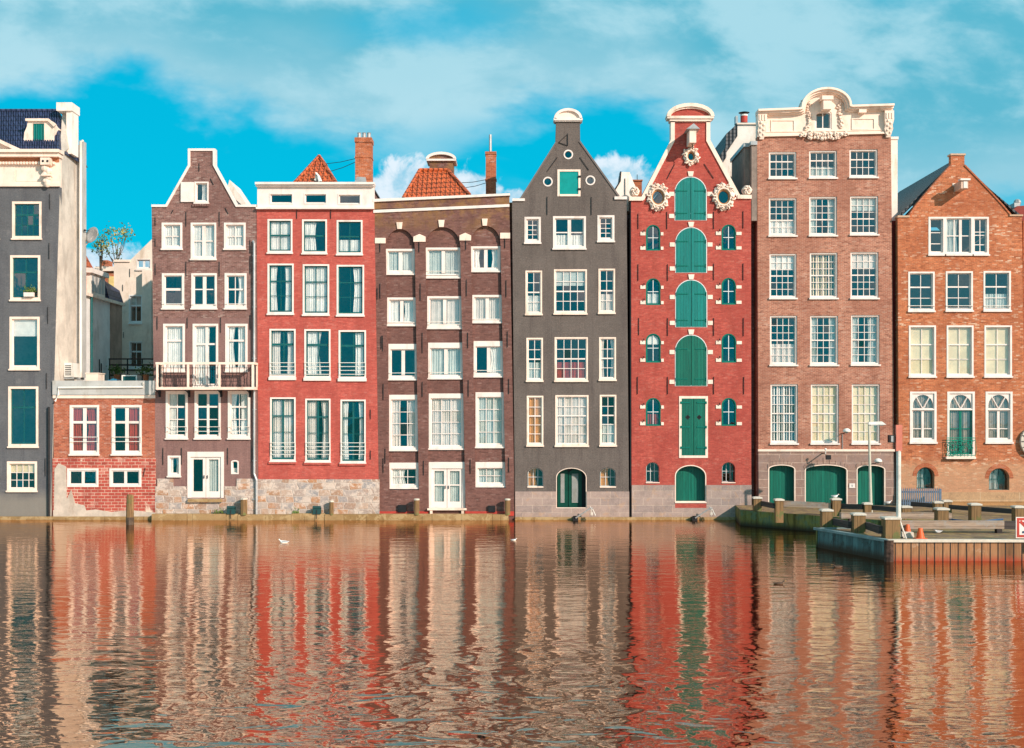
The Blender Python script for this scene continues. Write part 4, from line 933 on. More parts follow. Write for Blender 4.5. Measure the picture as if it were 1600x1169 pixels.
mb = MB(); mb.box(PX(800.5), PX(820), -.08, .45, PZ(314.5), PZ(310.5)).box(PX(960), PX(979.5), -.08, .45, PZ(312), PZ(307.5)); mb.build('shoulder_coping', WHITE, H)
anchors(H, [(855, 308, 336), (924, 308, 336), (871, 246, 855, 268), (906, 246, 920, 266), (887, 209, 887, 228), (887, 210, 873, 223), (873, 223, 887, 228)])
for q in range(2):
    b = ab[q]; y = .22
    mb = MB(); 
    window(H, b, (.35, .68), (.5,), cur='LO', ft=1.0, st=1, bt=.8, arched=9, y=.24, sill=False, frame=TEAL, sash=COLD, rec=.08)
    mb.box(PX(b[0]), PX(b[2]), -.04, .1, PZ(762), PZ(760)).build('window_sill', CREAM, H)
y = .38; mb = MB(); mb.ring(arch(*dr, 0, 15), arch(*dr, 0, 14.5, inset=.03), -.012, .05); dfm = mb.build('door_frame', CREAM, H)
for a, b in ((871, 887.5), (888.5, 909)):
    MB().prism(arch(a, 733 if a > 880 else 734, b, 794, y, 12) if False else [P(a, 794, y), P(b, 794, y), P(b, 736, y), P((a+b)/2, 732, y), P(a, 738, y)], y, y+.06).build('door_leaf', MATS.get('bottle_green') or plain('bottle_green', (.002, .055, .035), .4, .15, 4), dfm)
    lv = MB()
    for i in range(26):
        z = PZ(741+i*1.75, y); lv.add([(PX(a+5, y), y-.03, z-.014), (PX(b-5.5, y), y-.03, z-.014), (PX(b-5.5, y), y+.0, z+.016), (PX(a+5, y), y+.0, z+.016)], [(0, 1, 2, 3)])
    lv.build('louvre', PLG, dfm)
MB().box(PX(866), PX(919), .45, .50, PZ(800), PZ(730)).build('doorway_shade', IRON, H)  # black sheet that paints in the shade beside and behind the door leaves
base_part(H, 805, 983, 768, 818, ASH, notch=[(869, 916.5, 794)])
body(H, 804, 979, 320, material=B6, floors=(403, 509, 608, 712))
gable_roof(H, 812, 970, 312, 888, 222, SLATE, depth=9, y=.46)

# ------------------------------------------------------------------ house 7: scarlet warehouse with green loading doors
H = thing('green_shutter_warehouse', 'scarlet brick warehouse with stacked arched green loading doors and carved oval windows', 'house', (PX(1080), 0, 0))
lw_ = [(1009, 351, 1032, 392), (1009, 434.5, 1032.3, 477), (1008.7, 521, 1032.6, 567), (1008.7, 621.5, 1032.6, 666)]
rw_ = [(1127, 350.5, 1150, 391.5), (1127, 434, 1150, 476.5), (1127, 521, 1150.4, 567), (1127, 621.5, 1150.6, 666)]
dd = [(1054, 276, 1104.3, 344.5), (1055, 355, 1104.6, 426.5), (1055, 437, 1105, 511.5), (1054.6, 523, 1105.2, 603.5)]
rd = (1061, 619, 1106, 715.6); bd = (1054.5, 726.6, 1103.5, 784.5); lb = [(1009, 722, 1030.5, 753.6), (1127.5, 722, 1149, 753.6)]
ov = [(1028, 308.5, 10.5, 12.5), (1130.5, 308, 10.5, 12.5), (1079.5, 244.5, 6, 7.5)]
facade(H, [(986, 312), (1001, 308), (1048.5, 219), (1048.5, 186), (1109, 186), (1109, 219), (1157, 306), (1173.5, 309), (1174, 818), (987, 818)],
       [hole(b, 0, -1) for b in lw_+rw_+dd]+[hole(rd), hole(bd, 0, 17)]+[hole(b, 0, 10) for b in lb]+[oval(*q) for q in ov], B7, th=.42)
cu7 = ['', 'HW', 'TW', 'HR', '', '', '', '']
for i, b in enumerate(lw_+rw_): window(H, b, (.5,), (.5,), cur=cu7[i], ft=2.6, st=1.6, bt=1.1, arched=-1, sill=False, frame=GREENP, sash=GREENP, barmat=COLD, rec=.05, y=.03)
for i, b in enumerate(lw_+rw_):
    for py in (b[1]+11.5, b[3]-7):
        MB().box(PX(b[0]-8.5), PX(b[0]-.5), -.035, .05, PZ(py+5.5), PZ(py)).build('corner_block', CREAM, H)
        MB().box(PX(b[2]+.5), PX(b[2]+(4.5 if i < 4 else 8.5)), -.035, .05, PZ(py+5.5), PZ(py+.6)).build('corner_block', CREAM, H)
        MB().tube([(PX(b[0]-3), -.09, PZ(py)), (PX(b[0]-3), -.09, PZ(py-3.2))], .03, 6).build('hinge_pin', IRON, H)
for i, b in enumerate(dd):
    mb = MB(); mb.ring(arch(*b, 0), arch(*b, 0, inset=.05), -.012, .03); af = mb.build('door_frame', COLD, H)
    y = .0; a_ = arch(b[0]+1.2, b[1]+1.2, b[2]-1.2, b[3]-.6, y)
    cx = (b[0]+b[2])/2
    for sgn in (-1, 1):
        xm = PX(cx)+.012*sgn
        pts = [q for q in a_ if (q[0]-xm)*sgn > .0]
        zt = max(q[1] for q in a_); zb = min(q[1] for q in a_)
        poly = ([(xm, zb)]+[q for q in a_[1:] if q[0] > xm]+[(xm, zt)]) if sgn > 0 else ([(xm, zt)]+[q for q in a_[2:] if q[0] < xm]+[a_[0], (xm, zb)])
        lf = MB().prism(poly, -.025+i*0, .04).build('loading_door', GREENT if i < 3 else GREEN, af)
        for py in (b[1]+22.5, b[3]-11):
            mb = MB(); xa = PX(b[0]+2 if sgn < 0 else b[2]-2); xb = xa-sgn*.55
            mb.box(xa, xb, -.045, -.022, PZ(py)-.022, PZ(py)+.022); mb.tube([(xa, -.05, PZ(py)-.08), (xa, -.05, PZ(py)+.08)], .025, 6)
            for k_ in range(4): mb.ball((xa+(xb-xa)*(.25+k_*.22), -.048, PZ(py)), .014, 5, 4)
            mb.build('strap_hinge', GREENP, af)
    MB().prism([P(cx-3.2, b[1]-.3), P(cx+3.2, b[1]-.3), P(cx+4.8, b[1]-8), P(cx-4.8, b[1]-8)], -.05, .1).build('keystone', CREAM, H)
    for py in (b[1]+24, b[3]-10):
        for xa, xb in ((b[0]-8.5, b[0]-.8), (b[2]+.8, b[2]+8.5)): MB().box(PX(xa), PX(xb), -.035, .05, PZ(py+6.5), PZ(py)).build('corner_block', CREAM, H)
X0, X1, Z0, Z1 = PX(rd[0]), PX(rd[2]), PZ(rd[3]), PZ(rd[1]); t = .12
mb = MB(); mb.box(X0, X0+t, -.03, .1, Z0, Z1).box(X1-t, X1, -.03, .1, Z0, Z1).box(X0+t, X1-t, -.03, .1, Z1-t, Z1).box(X0+t, X1-t, -.03, .1, Z0, Z0+t); df_ = mb.build('door_frame', CREAM, H)
xm = (X0+X1)/2
for a, b in ((X0+t, xm-.01), (xm+.01, X1-t)):
    MB().box(a, b, -.005, .05, Z0+t, Z1-t).build('loading_door', GREEN, df_)
for z in (Z0+.5, (Z0+Z1)/2, Z1-.32):
    for xa, xb, xx in ((X0+t-.02, X0+t+.42, X0+t-.03), (X1-t-.42, X1-t+.02, X1-t+.03)):
        MB().box(xa, xb, -.03, -.0055, z-.03, z+.03).box(xx-.035, xx+.035, -.055, -.028, z-.06, z+.06).build('strap_hinge', GREENP, df_)
for xx in (PX(1074.5), PX(1092.5)):
    mb = MB(); z = PZ(652)
    for ox, oz in ((.06, 0), (-.06, 0), (0, .06), (0, -.06)): mb.tube([(xx+ox, -.012, z+oz), (xx+ox, .0, z+oz)], .055, 8)
    mb.build('quatrefoil', IRON, df_)
# bottom recessed door
mb = MB(); y = .36; mb.ring(arch(*bd, 0, 17), arch(*bd, 0, 16, inset=.045), -.012, .04); fr_ = mb.build('door_frame', CREAM, H)
mb = MB(); mb.box(PX(1050), PX(1079.3, y), y, y+.06, PZ(788), PZ(722)).build('door_leaf', GREEN, fr_)
MB().box(PX(1079.6, y), PX(1108), y, y+.06, PZ(788), PZ(722)).build('door_leaf', GREEN, fr_)
mb = MB(); mb.box(PX(1054.5), PX(1103.5), -.10, .3, PZ(786), PZ(784)); mb.build('door_sill', CREAM, H)
mb = MB(); mb.box(PX(1054.5), PX(1103.5), -.06, .1, PZ(793.6), PZ(786)); mb.build('brick_step', B7, H)
for b in lb:
    window(H, b, (.33, .66), (.45,), cur='', ft=1.0, st=1, bt=.8, arched=9, y=.24, sill=False, frame=TEAL, sash=COLD, rec=.08)
    MB().box(PX(b[0]), PX(b[2]), -.04, .1, PZ(755), PZ(753.6)).build('window_sill', CREAM, H)
def carve(H, cx, cy, rx, ry, wx, wy, seed, name='carved_surround', n=11, mat_=None):
    """baroque frame: oval ring, leaf curls and a moulded outer edge"""
    r = random.Random(seed); k = 1/32; mb = MB(); X, Z = P(cx, cy)
    mb.ring([(X+wx*k*math.cos(2*PI*i/28)*(1+.10*math.sin(i*2*PI/28*8)), Z+wy*k*math.sin(2*PI*i/28)*(1+.08*math.sin(i*2*PI/28*8+1))) for i in range(28)],
            [(X+rx*k*math.cos(2*PI*i/28), Z+ry*k*math.sin(2*PI*i/28)) for i in range(28)], -.07, .04)
    pts = [(X+(rx+1.4)*k*math.cos(2*PI*i/24), -.09, Z+(ry+1.4)*k*math.sin(2*PI*i/24)) for i in range(25)]
    mb.tube(pts, .045, 6)
    for i in range(n):
        t = 2*PI*i/n+r.uniform(-.1, .1); qx, qz = X+(wx-2.0)*k*math.cos(t), Z+(wy-2.0)*k*math.sin(t)
        c_ = [(qx+.13*(1-j/9)*math.cos(t+j*.9*(1 if i % 2 else -1)), -.10-.03*j/9, qz+.13*(1-j/9)*math.sin(t+j*.9*(1 if i % 2 else -1))) for j in range(9)]
        mb.tube(c_, .045, 5, .03)
    o = mb.build(name, mat_ or CREAM, H, True); return o
for i, (a, b, c, d) in enumerate(ov[:2]):
    carve(H, a, b, 10, 12, 16.5, 20.5, 20+i); ringwin(H, a, b, 10.2, 12.2, 0, plain('varnished_wood', (.45, .22, .09), .5) if i == 0 else MATS['varnished_wood'], 2.2)
carve(H, 1079.5, 244.5, 6, 7.5, 11.8, 13.5, 31, n=8); ringwin(H, 1079.5, 244.5, 6.2, 7.7, 0, MATS['varnished_wood'], 1.8)
mb = MB(); mb.box(PX(1042), PX(1114.5), -.20, .45, PZ(186.5), PZ(182.5)).box(PX(1046), PX(1111), -.13, .45, PZ(190), PZ(186.6)); mb.sweep(segm(1041, 1115.5, 183, 162.5), .17, -.22, .5)
mb.sweep(segm(1045.5, 1111, 183, 168.5), .06, -.14, .4)
pd = mb.build('gable_pediment', CREAM, H)
MB().prism(segm(1046, 1110.5, 183, 168), -.04, .4).build('pediment_field', B7, pd)
mb = MB(); mb.sweep([P(1048, 196), P(1048, 190), P(1109, 190), P(1109, 196)][::1], .0001, -.05, .45) if False else None
mb.box(PX(1048), PX(1109), -.06, .45, PZ(191), PZ(186))
mb.sweep([P(1001, 310), P(1048, 219), P(1048, 189)], .19, -.06, .48); mb.sweep([P(1109.5, 189), P(1109.5, 219), P(1157, 307)], .19, -.06, .48)
mb.box(PX(983), PX(1005), -.10, .45, PZ(314), PZ(308)).box(PX(1152), PX(1174), -.10, .45, PZ(311), PZ(305)); mb.build('coping', CREAM, H)
for cx, cy in ((991.5, 299.5), (1167, 297.5)):
    mb = MB(); X, Z = P(cx, cy); mb.tube([(X, -.02, Z), (X, .2, Z)], .24, 14)
    for j in range(6):
        t = j*PI/3; mb.tube([(X+.05*math.cos(t), -.08, Z+.05*math.sin(t)), (X+.16*math.cos(t+.5), -.10, Z+.16*math.sin(t+.5)), (X+.22*math.cos(t+1.2), -.06, Z+.22*math.sin(t+1.2))], .045, 6)
    mb.build('scroll_rosette', CREAM, H, True)
# hoist beam with little roof
mb = MB(); X, Z = P(1078, 223); mb.box(X-.16, X+.16, -1.0, .1, Z-.22, Z+.42); hb = mb.build('hoist_beam', CREAM, H)
mb = MB(); mb.prism([(X-.32, Z+.42), (X+.32, Z+.42), (X+.02, Z+.68)], -1.12, .0); mb.build('hoist_roof', GREYM, hb)
mb = MB(); mb.tube([(X, -.8, Z-.22), (X, -.8, Z-.36), (X+.06, -.8, Z-.42), (X, -.8, Z-.46)], .025, 6); mb.build('hook', IRON, hb)
anchors(H, [(997, 334, 358), (1042, 331, 358), (1115, 331, 358), (1161, 330, 357), (997, 413, 439), (1043, 413, 439), (1115, 412, 438), (1161, 412, 438), (998, 497, 524), (1043, 497, 525), (1115, 497, 525), (1161.5, 497, 525),
            (996, 589, 616), (1043, 589, 616), (1115, 589, 616), (1162, 589, 616), (1054, 257, 1042, 280), (1100, 256, 1115, 279)])
base_part(H, 987, 1174, 758, 818, ASH, proud=.06, notch=[(1054.5, 1103.5, 793.6)])
body(H, 987, 1173, 318, material=B7, floors=(350, 431, 517, 611, 720), depth=8)
gable_roof(H, 1001, 1158, 312, 1079, 226, SLATE, depth=8, y=.44)
mb = MB(); mb.box(PX(984.5), PX(987), .02, .6, -.5, PZ(312)); mb.build('party_gap', IRON, H)

# ------------------------------------------------------------------ house 8: salmon brick house with carved cornice
Y8 = -.02
H = thing('carved_cornice_house', 'tall salmon brick house with arched carved cream cornice and three green garage doors', 'house', (PX(1288, Y8), Y8, 0))
w8 = [(1201, 237, 1244.7, 280.6), (1264, 235, 1308, 280), (1327, 233, 1371.7, 279), (1201, 309, 1245, 370.4), (1264, 307, 1308, 370), (1328, 306, 1372.6, 368.6),
      (1202, 396, 1245, 468), (1265, 394.5, 1309, 468), (1328.6, 393.5, 1373, 468), (1202.7, 493, 1246, 572.4), (1265.5, 493, 1310, 572.4), (1329.5, 492, 1374.5, 572),
      (1203.6, 600, 1247, 695), (1266.7, 600, 1311, 695), (1330.6, 600, 1375, 695)]
facade(H, [(1183, 213), (1392, 208), (1397, 704), (1185, 704)], stdholes(w8, Y8), B8, y=Y8, th=.4)
cu8 = ['', 'HG', '', 'HW', 'NG', 'TG', 'TW', 'VC', 'TP', 'HP', 'NG', 'BG', 'VW', 'KC', 'KC']
for i, b in enumerate(w8):
    rows = 3 if i < 3 else 6
    if i in range(3, 6): rows = 5
    window(H, b, (.25, .5, .75), tuple((k_+1)/rows for k_ in range(rows-1)), ft=3.4, st=1.5, bt=.95, heavy=((rows-1)//2,) if rows > 3 else (0,), cur=cu8[i], frame=WHITE, sash=WHITE, y=Y8, rec=.17, proud=-.05)
d8 = [(1200, 725.6, 1242.5, 796), (1257, 725.5, 1324, 797), (1338, 726, 1383, 798)]
facade(H, [(1185, 704), (1397, 704), (1400, 830), (1186, 830)], [hole(b, Y8, 7 if i != 1 else 9) for i, b in enumerate(d8)], ASH8, y=Y8-.03, th=.43, name='stone_ground_floor')
mb = MB(); mb.box(PX(1184, Y8), PX(1398, Y8), Y8-.09, Y8, PZ(705.5, Y8), PZ(702, Y8)); mb.build('string_course', CREAM, H)
for i, b in enumerate(d8):
    rs = 9 if i == 1 else 7
    mb = MB(); mb.ring(arch(*b, Y8, rs), arch(*b, Y8, rs-1, inset=.05), Y8-.045, Y8+.05)
    fr_ = mb.build('door_frame', CREAM, H)
    y = Y8+.33; cx = (b[0]+b[2])/2; 
    if i == 1:
        MB().box(PX(b[0]-2, y), PX(cx-.3, y), y, y+.06, PZ(b[3], y), PZ(b[1]-2, y)).build('door_leaf', GREEN, fr_); MB().box(PX(cx+.3, y), PX(b[2]+2, y), y, y+.06, PZ(b[3], y), PZ(b[1]-2, y)).build('door_leaf', GREEN, fr_)
    else: MB().box(PX(b[0]-2, y), PX(b[2]+2, y), y, y+.06, PZ(b[3], y), PZ(b[1]-2, y)).build('door_leaf', GREEN, fr_)
    vs = MB()
    a = arch(*b, Y8, rs, n=11)[2:]; cz = PZ(b[3]-20, Y8); cX = PX(cx, Y8)
    # voussoir joints round the arch as slightly proud keyed stones
    n_ = len(a)
    for q in range(0, n_-1):
        p0, p1 = a[q], a[q+1]; f_ = 1.13 if q != n_//2-1 else 1.2
        o0 = (cX+(p0[0]-cX)*1.04, cz+(p0[1]-cz)*f_); o1 = (cX+(p1[0]-cX)*1.04, cz+(p1[1]-cz)*f_); g = .04
        l = lambda A, B, t_: (A[0]+(B[0]-A[0])*t_, A[1]+(B[1]-A[1])*t_)
        vs.prism([l(p0, p1, g), l(p1, p0, g), l(o1, o0, g), l(o0, o1, g)], Y8-.055, Y8-.02)
    vs.build('voussoir', ASH8, H)
# cornice panel
def arcpath(y, r0=0.0):
    pts = [P(1182, 174, y), P(1247, 171.5, y)]
    a, b = P(1249, 171, y), P(1327, 167, y); cx, hw = (a[0]+b[0])/2, (b[0]-a[0])/2; rz = PZ(141, y)-a[1]
    for i in range(17):
        t = PI-PI*i/16; pts.append((cx+hw*math.cos(t), a[1]+(b[1]-a[1])*(i/16)+rz*math.sin(t)*.97))
    pts += [P(1329, 167.5, y), P(1393, 165.5, y)]; return pts
y = Y8; ap_ = arcpath(y)
aw = (1273, 173, 1299.5, 203)
mb = MB(); mb.prism([P(1392, 209, y), P(1392, 167, y)]+ap_[::-1][1:-1]+[P(1183, 175, y), P(1183, 214, y)], y-.05, y+.35, [hole(aw, y, 4)]); cp = mb.build('cornice_panel', CREAM, H)
mb = MB(); mb.sweep(ap_, .10, y-.48, y+.3).sweep(ap_, .09, y-.34, y+.3, .10).sweep(ap_, .07, y-.2, y, .19)
mb.build('cornice_moulding', CREAM, H)
mb = MB(); mb.prism([P(1183, 214.5, y), P(1392, 209.5, y), P(1392, 206.5, y), P(1183, 211, y)], y-.12, y)
mb.prism([P(1183, 208, y), P(1392, 204, y), P(1392, 203, y), P(1183, 207, y)], y-.085, y); mb.build('cornice_foot', CREAM, H)
mb = MB()
for (a, b, c, d) in ((1204, 188, 1241, 206.5), (1330, 185.5, 1366, 203.5)): mb.ring(rect(a, b, c, d, y), rect(a+1.4, b+1.4, c-1.4, d-1.4, y), y-.09, y-.04)
mb.build('panel_moulding', CREAM, H)
mb = MB(); a, b = P(1288, 162, y); mb.box(a-.2, a+.2, y-.62, y, b-.42, b+.05).box(a-.27, a+.27, y-.68, y, b+.03, b+.22); mb.build('hoist_block', CREAM, H)
mb = MB()
for cx, w_ in ((1225, 9), (1345, 9)): a, b = P(cx, 178, y); mb.box(a-.18, a+.18, y-.36, y, b-.02, b+.14)
mb.build('modillion', CREAM, H)
window(H, aw, (.5,), (), ft=3, st=1.5, bt=1.6, arched=4, y=y, sill=False, frame=WHITE, cur='', rec=.1)
def scrollwork(H, px0, py0, px1, py1, n, seed, y, name='carving', rr=(.07, .14), d=.10):
    r = random.Random(seed); mb = MB()
    for i in range(n):
        t = (i+.5)/n; X, Z = P(px0+(px1-px0)*t+r.uniform(-2, 2), py0+(py1-py0)*t+r.uniform(-2, 2), y); R_ = r.uniform(*rr); s_ = r.choice((-1, 1)); a0 = r.uniform(0, 6)
        mb.tube([(X+R_*(1-j/10)*math.cos(a0+s_*j*.75), y-d+.02-.05*j/9, Z+R_*(1-j/10)*math.sin(a0+s_*j*.75)) for j in range(9)], .042, 5, .028)
        mb.ball((X, y-d-.02, Z), .055, 6, 5)
    return mb.build(name, CREAM, H, True)
scrollwork(H, 1264, 158, 1260, 203, 12, 1, y); scrollwork(H, 1310, 160, 1313, 200, 12, 2, y)
scrollwork(H, 1250, 211.5, 1325, 210, 24, 3, y, d=.14); scrollwork(H, 1262, 217, 1312, 216, 14, 4, y, d=.12)
for k_, (cx, cz0) in enumerate(((1189.5, 180), (1387, 177))):
    mb = MB(); a, b = P(cx, cz0, y)
    mb.box(a-.22, a+.22, y-.30, y, b-.40, b+.06)
    prof = [(.22, -.40), (.17, -.62), (.21, -.80), (.13, -1.05), (.10, -1.2)]
    for j in range(len(prof)-1):
        w0, z0 = prof[j]; w1, z1 = prof[j+1]; dd0, dd1 = .30-.05*j, .25-.05*j
        mb.add([(a-w0, y-dd0, b+z0), (a+w0, y-dd0, b+z0), (a+w1, y-dd1, b+z1), (a-w1, y-dd1, b+z1), (a-w0, y, b+z0), (a+w0, y, b+z0), (a+w1, y, b+z1), (a-w1, y, b+z1)], [(0, 3, 2, 1), (4, 5, 6, 7), (0, 4, 7, 3), (1, 2, 6, 5), (3, 7, 6, 2), (0, 1, 5, 4)])
    for j in range(3): mb.box(a-.16+j*.13, a-.10+j*.13, y-.34, y-.29, b-.34, b-.05)
    for j in range(7): mb.ball((a+(j % 2-.5)*.14, y-.27+.02*j, b-.42-.11*j), .085-.006*j, 7, 5)
    mb.build('console_bracket', CREAM, H)
body(H, 1184, 1393, 236, y=Y8, material=B8, floors=(295, 383, 482, 588, 706), depth=4.0, d0=.4)
gable_roof(H, 1184, 1393, 236, 1288, 219, SLATE, depth=3.6, y=.42)
MB().box(PX(1258), PX(1318), .8, .9, PZ(235), PZ(150)).build('attic_wall', ROOM, H)
MB().box(PX(1173), PX(1184.5), .9, 6, -.5, PZ(345)).build('recess_wall', B3, H)
mb = MB(); mb.box(PX(1386, .6), PX(1402.5, .6), .6, 7, PZ(345, .6), PZ(215, .6)).box(PX(1385, .6), PX(1403.5, .6), .55, 7.05, PZ(218, .6), PZ(214, .6)); mb.build('side_extension', PLW, H)
mb = MB(); mb.box(PX(1393, .3), PX(1404, .3), .3, 2, -.5, PZ(345, .3)); mb.build('party_strip', plain('oxblood_paint', (.22, .02, .015), .7), H)

# ------------------------------------------------------------------ house 9: orange brick gable house
Y9 = -.25
H = thing('orange_gable_house', 'orange brick gable house with triple attic window and three fanlight windows', 'house', (PX(1500, Y9), Y9, 0))
t9 = (1450.6, 339, 1545, 400)
w9 = [(1419, 424.6, 1460.3, 488), (1477.6, 424, 1520, 487.6), (1536.6, 423.6, 1579.3, 487.5), (1420, 508.6, 1462.3, 590.5), (1479, 508.6, 1521, 590.5), (1538, 508.6, 1581, 590.5)]
f9 = [(1421.7, 612, 1463.3, 693.5), (1480, 612, 1523, 717), (1539.8, 612, 1582, 693.5)]; a9 = [(1432, 730, 1460.4, 764), (1545, 731.6, 1577.4, 766)]
facade(H, [(1402.6, 338), (1419, 338), (1432, 320), (1460, 287), (1477, 268), (1486, 258), (1486, 242), (1507, 242), (1507, 258), (1517, 268), (1545, 297), (1566, 320), (1579, 335), (1597, 337), (1602, 830), (1405, 830)],
       stdholes([t9]+w9+f9, Y9)+[hole(b, Y9, -1) for b in a9], B9, y=Y9)
mb = MB(); y = Y9
mb.sweep([P(1419, 338.5, y), P(1432, 320, y), P(1460, 287, y), P(1477, 268, y), P(1486, 258, y)], .07, y-.05, y+.36, -.03)
mb.sweep([P(1507, 258, y), P(1517, 268, y), P(1545, 297, y), P(1566, 320, y), P(1579, 335.5, y)], .07, y-.05, y+.36, -.03); mb.build('gable_edge', CHIM, H)
mb = MB(); mb.box(PX(1484.6, y), PX(1508.4, y), y-.06, y+.4, PZ(243, y), PZ(240.3, y)); mb.box(PX(1402, y), PX(1421, y), y-.06, y+.4, PZ(340, y), PZ(337, y)).box(PX(1577, y), PX(1598, y), y-.06, y+.4, PZ(338, y), PZ(335.5, y)); mb.build('coping', plain('buff_stone', (.55, .36, .24), .8), H)
# triple window
x0, y0, x1, y1 = t9
window(H, (x0, y0, 1476.5, y1), (.999,), (.4, .75), ft=4, bt=1.3, cur='', y=y, sill=True); window(H, (1476.5, y0, 1519.5, y1), (.33, .6), (.5,), ft=3, bt=1.6, hv=(1,), cur='LG', y=y); window(H, (1519.5, y0, x1, y1), (.5,), (.38, .48, .78), ft=4, bt=1.3, cur='', y=y)
for i, b in enumerate(w9): window(H, b, (.5,), (.38, .70) if i < 3 else (.36, .68), heavy=(0,), ft=3.6, st=1.8, bt=1.1, cur=['', '', 'HG', 'KC', 'KC', 'KC'][i], y=y, rails=(478,) if i < 3 else (), rec=.12)
for i, b in enumerate(f9):
    lo = 693.5; top_ = b[1]; mid = top_+27
    fr_m = MB(); k = (CD+y)/F
    # fanlight panel
    pa = rect(b[0]+3.4, top_+3, b[2]-3.4, mid, y); ar = arch(b[0]+5, top_+5, b[2]-5, mid-1, y, None if False else 17)
    fr_m.prism(pa, y+.04, y+.10, [ar]); X0, X1 = PX(b[0], y), PX(b[2], y)
    t = 3.4*k; fr_m.box(X0, X0+t, y-.02, y+.2, PZ(b[3]-3, y), PZ(top_, y)).box(X1-t, X1, y-.02, y+.2, PZ(b[3]-3, y), PZ(top_, y)).box(X0+t, X1-t, y-.02, y+.2, PZ(top_+3, y), PZ(top_, y)).box(X0+t, X1-t, y-.02, y+.2, PZ(b[3]-3, y), PZ(b[3]-7, y))
    fr_m.box(X0+t, X1-t, y-.01, y+.12, PZ(mid+2, y), PZ(mid, y))
    cx, cz = (X0+X1)/2, PZ(mid, y)
    for s_ in (-1, 1): fr_m.tube([(cx, y+.05, cz), (cx+s_*.33, y+.05, cz+.60)], .032, 5)
    fm = fr_m.build('fanlight_window', WHITE, H)
    MB().box(X0-.03, X1+.03, y-.09, y+.02, PZ(b[3], y), PZ(b[3]-3, y)-.001).build('sill', WHITE, fm)
    sm = MB(); xa, xb, za, zb = X0+t, X1-t, PZ(b[3]-7, y), PZ(mid+2, y); s2 = .07; ys = y+.10
    sm.box(xa, xa+s2, ys-.02, ys+.03, za, zb).box(xb-s2, xb, ys-.02, ys+.03, za, zb).box(xa+s2, xb-s2, ys-.02, ys+.03, zb-s2*.8, zb).box(xa+s2, xb-s2, ys-.02, ys+.03, za, za+s2)
    sm.box(cx-.06, cx+.06, ys-.03, ys+.02, za+s2, zb-s2*.8); zm = PZ(mid+2+29, y)
    sm.box(xa+s2, cx-.06, ys-.01, ys+.02, zm-.022, zm+.022).box(cx+.06, xb-s2, ys-.01, ys+.02, zm-.022, zm+.022)
    sm.build('sash', GREENP if i == 1 else WHITE, fm)
    MB().sheet([(xa, za), (xb, za), (xb, PZ(top_+3, y)), (xa, PZ(top_+3, y))], ys+.006).build('pane', GLASS, fm)
    curtain(X0+.06, X1-.06, za, PZ(top_+3, y), y+.17, 300+i).build('curtain', MATS.get('taupe_net') or plain('taupe_net', (.40, .33, .28), .95, .15, 2), fm, True)
b = f9[1]; yb = y-.16
mb = MB(); xa, xb = PX(b[0]-1, yb), PX(b[2]+1, yb)
for py in (684.5, 688, 711.5): mb.tube([(xa, yb, PZ(py, yb)), (xb, yb, PZ(py, yb))], .022, 6)
r = random.Random(9)
for i in range(22):
    X = xa+(xb-xa)*(.06+.88*((i % 8)+.5)/8); Z = PZ(692+7.5*(i//8), yb); R_ = .10; s_ = 1 if i % 2 else -1
    mb.tube([(X+R_*(1-j/9)*math.cos(i+s_*j*.8), yb, Z+R_*(1-j/9)*math.sin(i+s_*j*.8)) for j in range(8)], .02, 5)
for i in range(9): X = xa+(xb-xa)*i/8; mb.tube([(X, yb, PZ(711.5, yb)), (X+.05*(-1)**i, yb, PZ(700, yb)), (X, yb, PZ(688, yb))], .014, 5)
mb.build('balconette_rail', plain('bright_green_iron', (.004, .26, .17), .4), H)
MB().box(xa-.02, xb+.02, y-.20, y, PZ(717, y), PZ(713.5, y)).build('balconette_floor', CREAM, H)
for i, b in enumerate(a9):
    window(H, b, (.25, .5, .75), (.5,), cur='LG', ft=1.0, st=1.2, bt=.9, arched=-1, y=y+.2, sill=False, frame=TEAL, sash=TEAL, rec=.08)
    mb = MB(); o_ = arch(b[0]-6, b[1]-6.5, b[2]+6, b[3], y); a_ = arch(*b, y); n_ = len(a_)
    for q in range(2, n_-1): mb.prism([a_[q], a_[q+1], o_[q+1], o_[q]], y-.012, y+.02)
    mb.build('arch_bricks', CHIM, H)
mb = MB(); X, Z = P(1495, 295, y); mb.box(X-.14, X+.20, y-.95, y+.05, Z-.16, Z+.22); hb = mb.build('hoist_beam', plain('beam_paint', (.62, .42, .32), .6), H)
mb = MB(); mb.box(X-.20, X+.28, y-1.05, y-.7, Z+.22, Z+.30).box(X-.02, X+.16, y-.97, y-.94, Z-.14, Z+.2); mb.build('hoist_cap', WHITE, hb)
mb = MB(); mb.box(PX(1488, y), PX(1507, y), y-.025, y, PZ(291, y), PZ(286.5, y)); mb.build('lintel', CREAM, H)
base_part(H, 1405, 1602, 769, 784, stone('ochre_stone', (.56, .33, .17), (.44, .27, .16), (.6, .45, .3), 1.9, .5, .012, wear=.5), y=y, proud=.05)
base_part(H, 1405, 1602, 784, 812, stone('ochre_brown_stone', (.50, .26, .11), (.40, .21, .09), (.45, .26, .12), 2.6, .32, .012, wear=.5), y=y, proud=.02, name='plinth')
body(H, 1404, 1598, 345, y=y, material=B9, floors=(411, 499, 600, 720), depth=8)
gable_roof(H, 1404, 1598, 337, 1497, 246, SLATE, depth=9, y=y+.34)
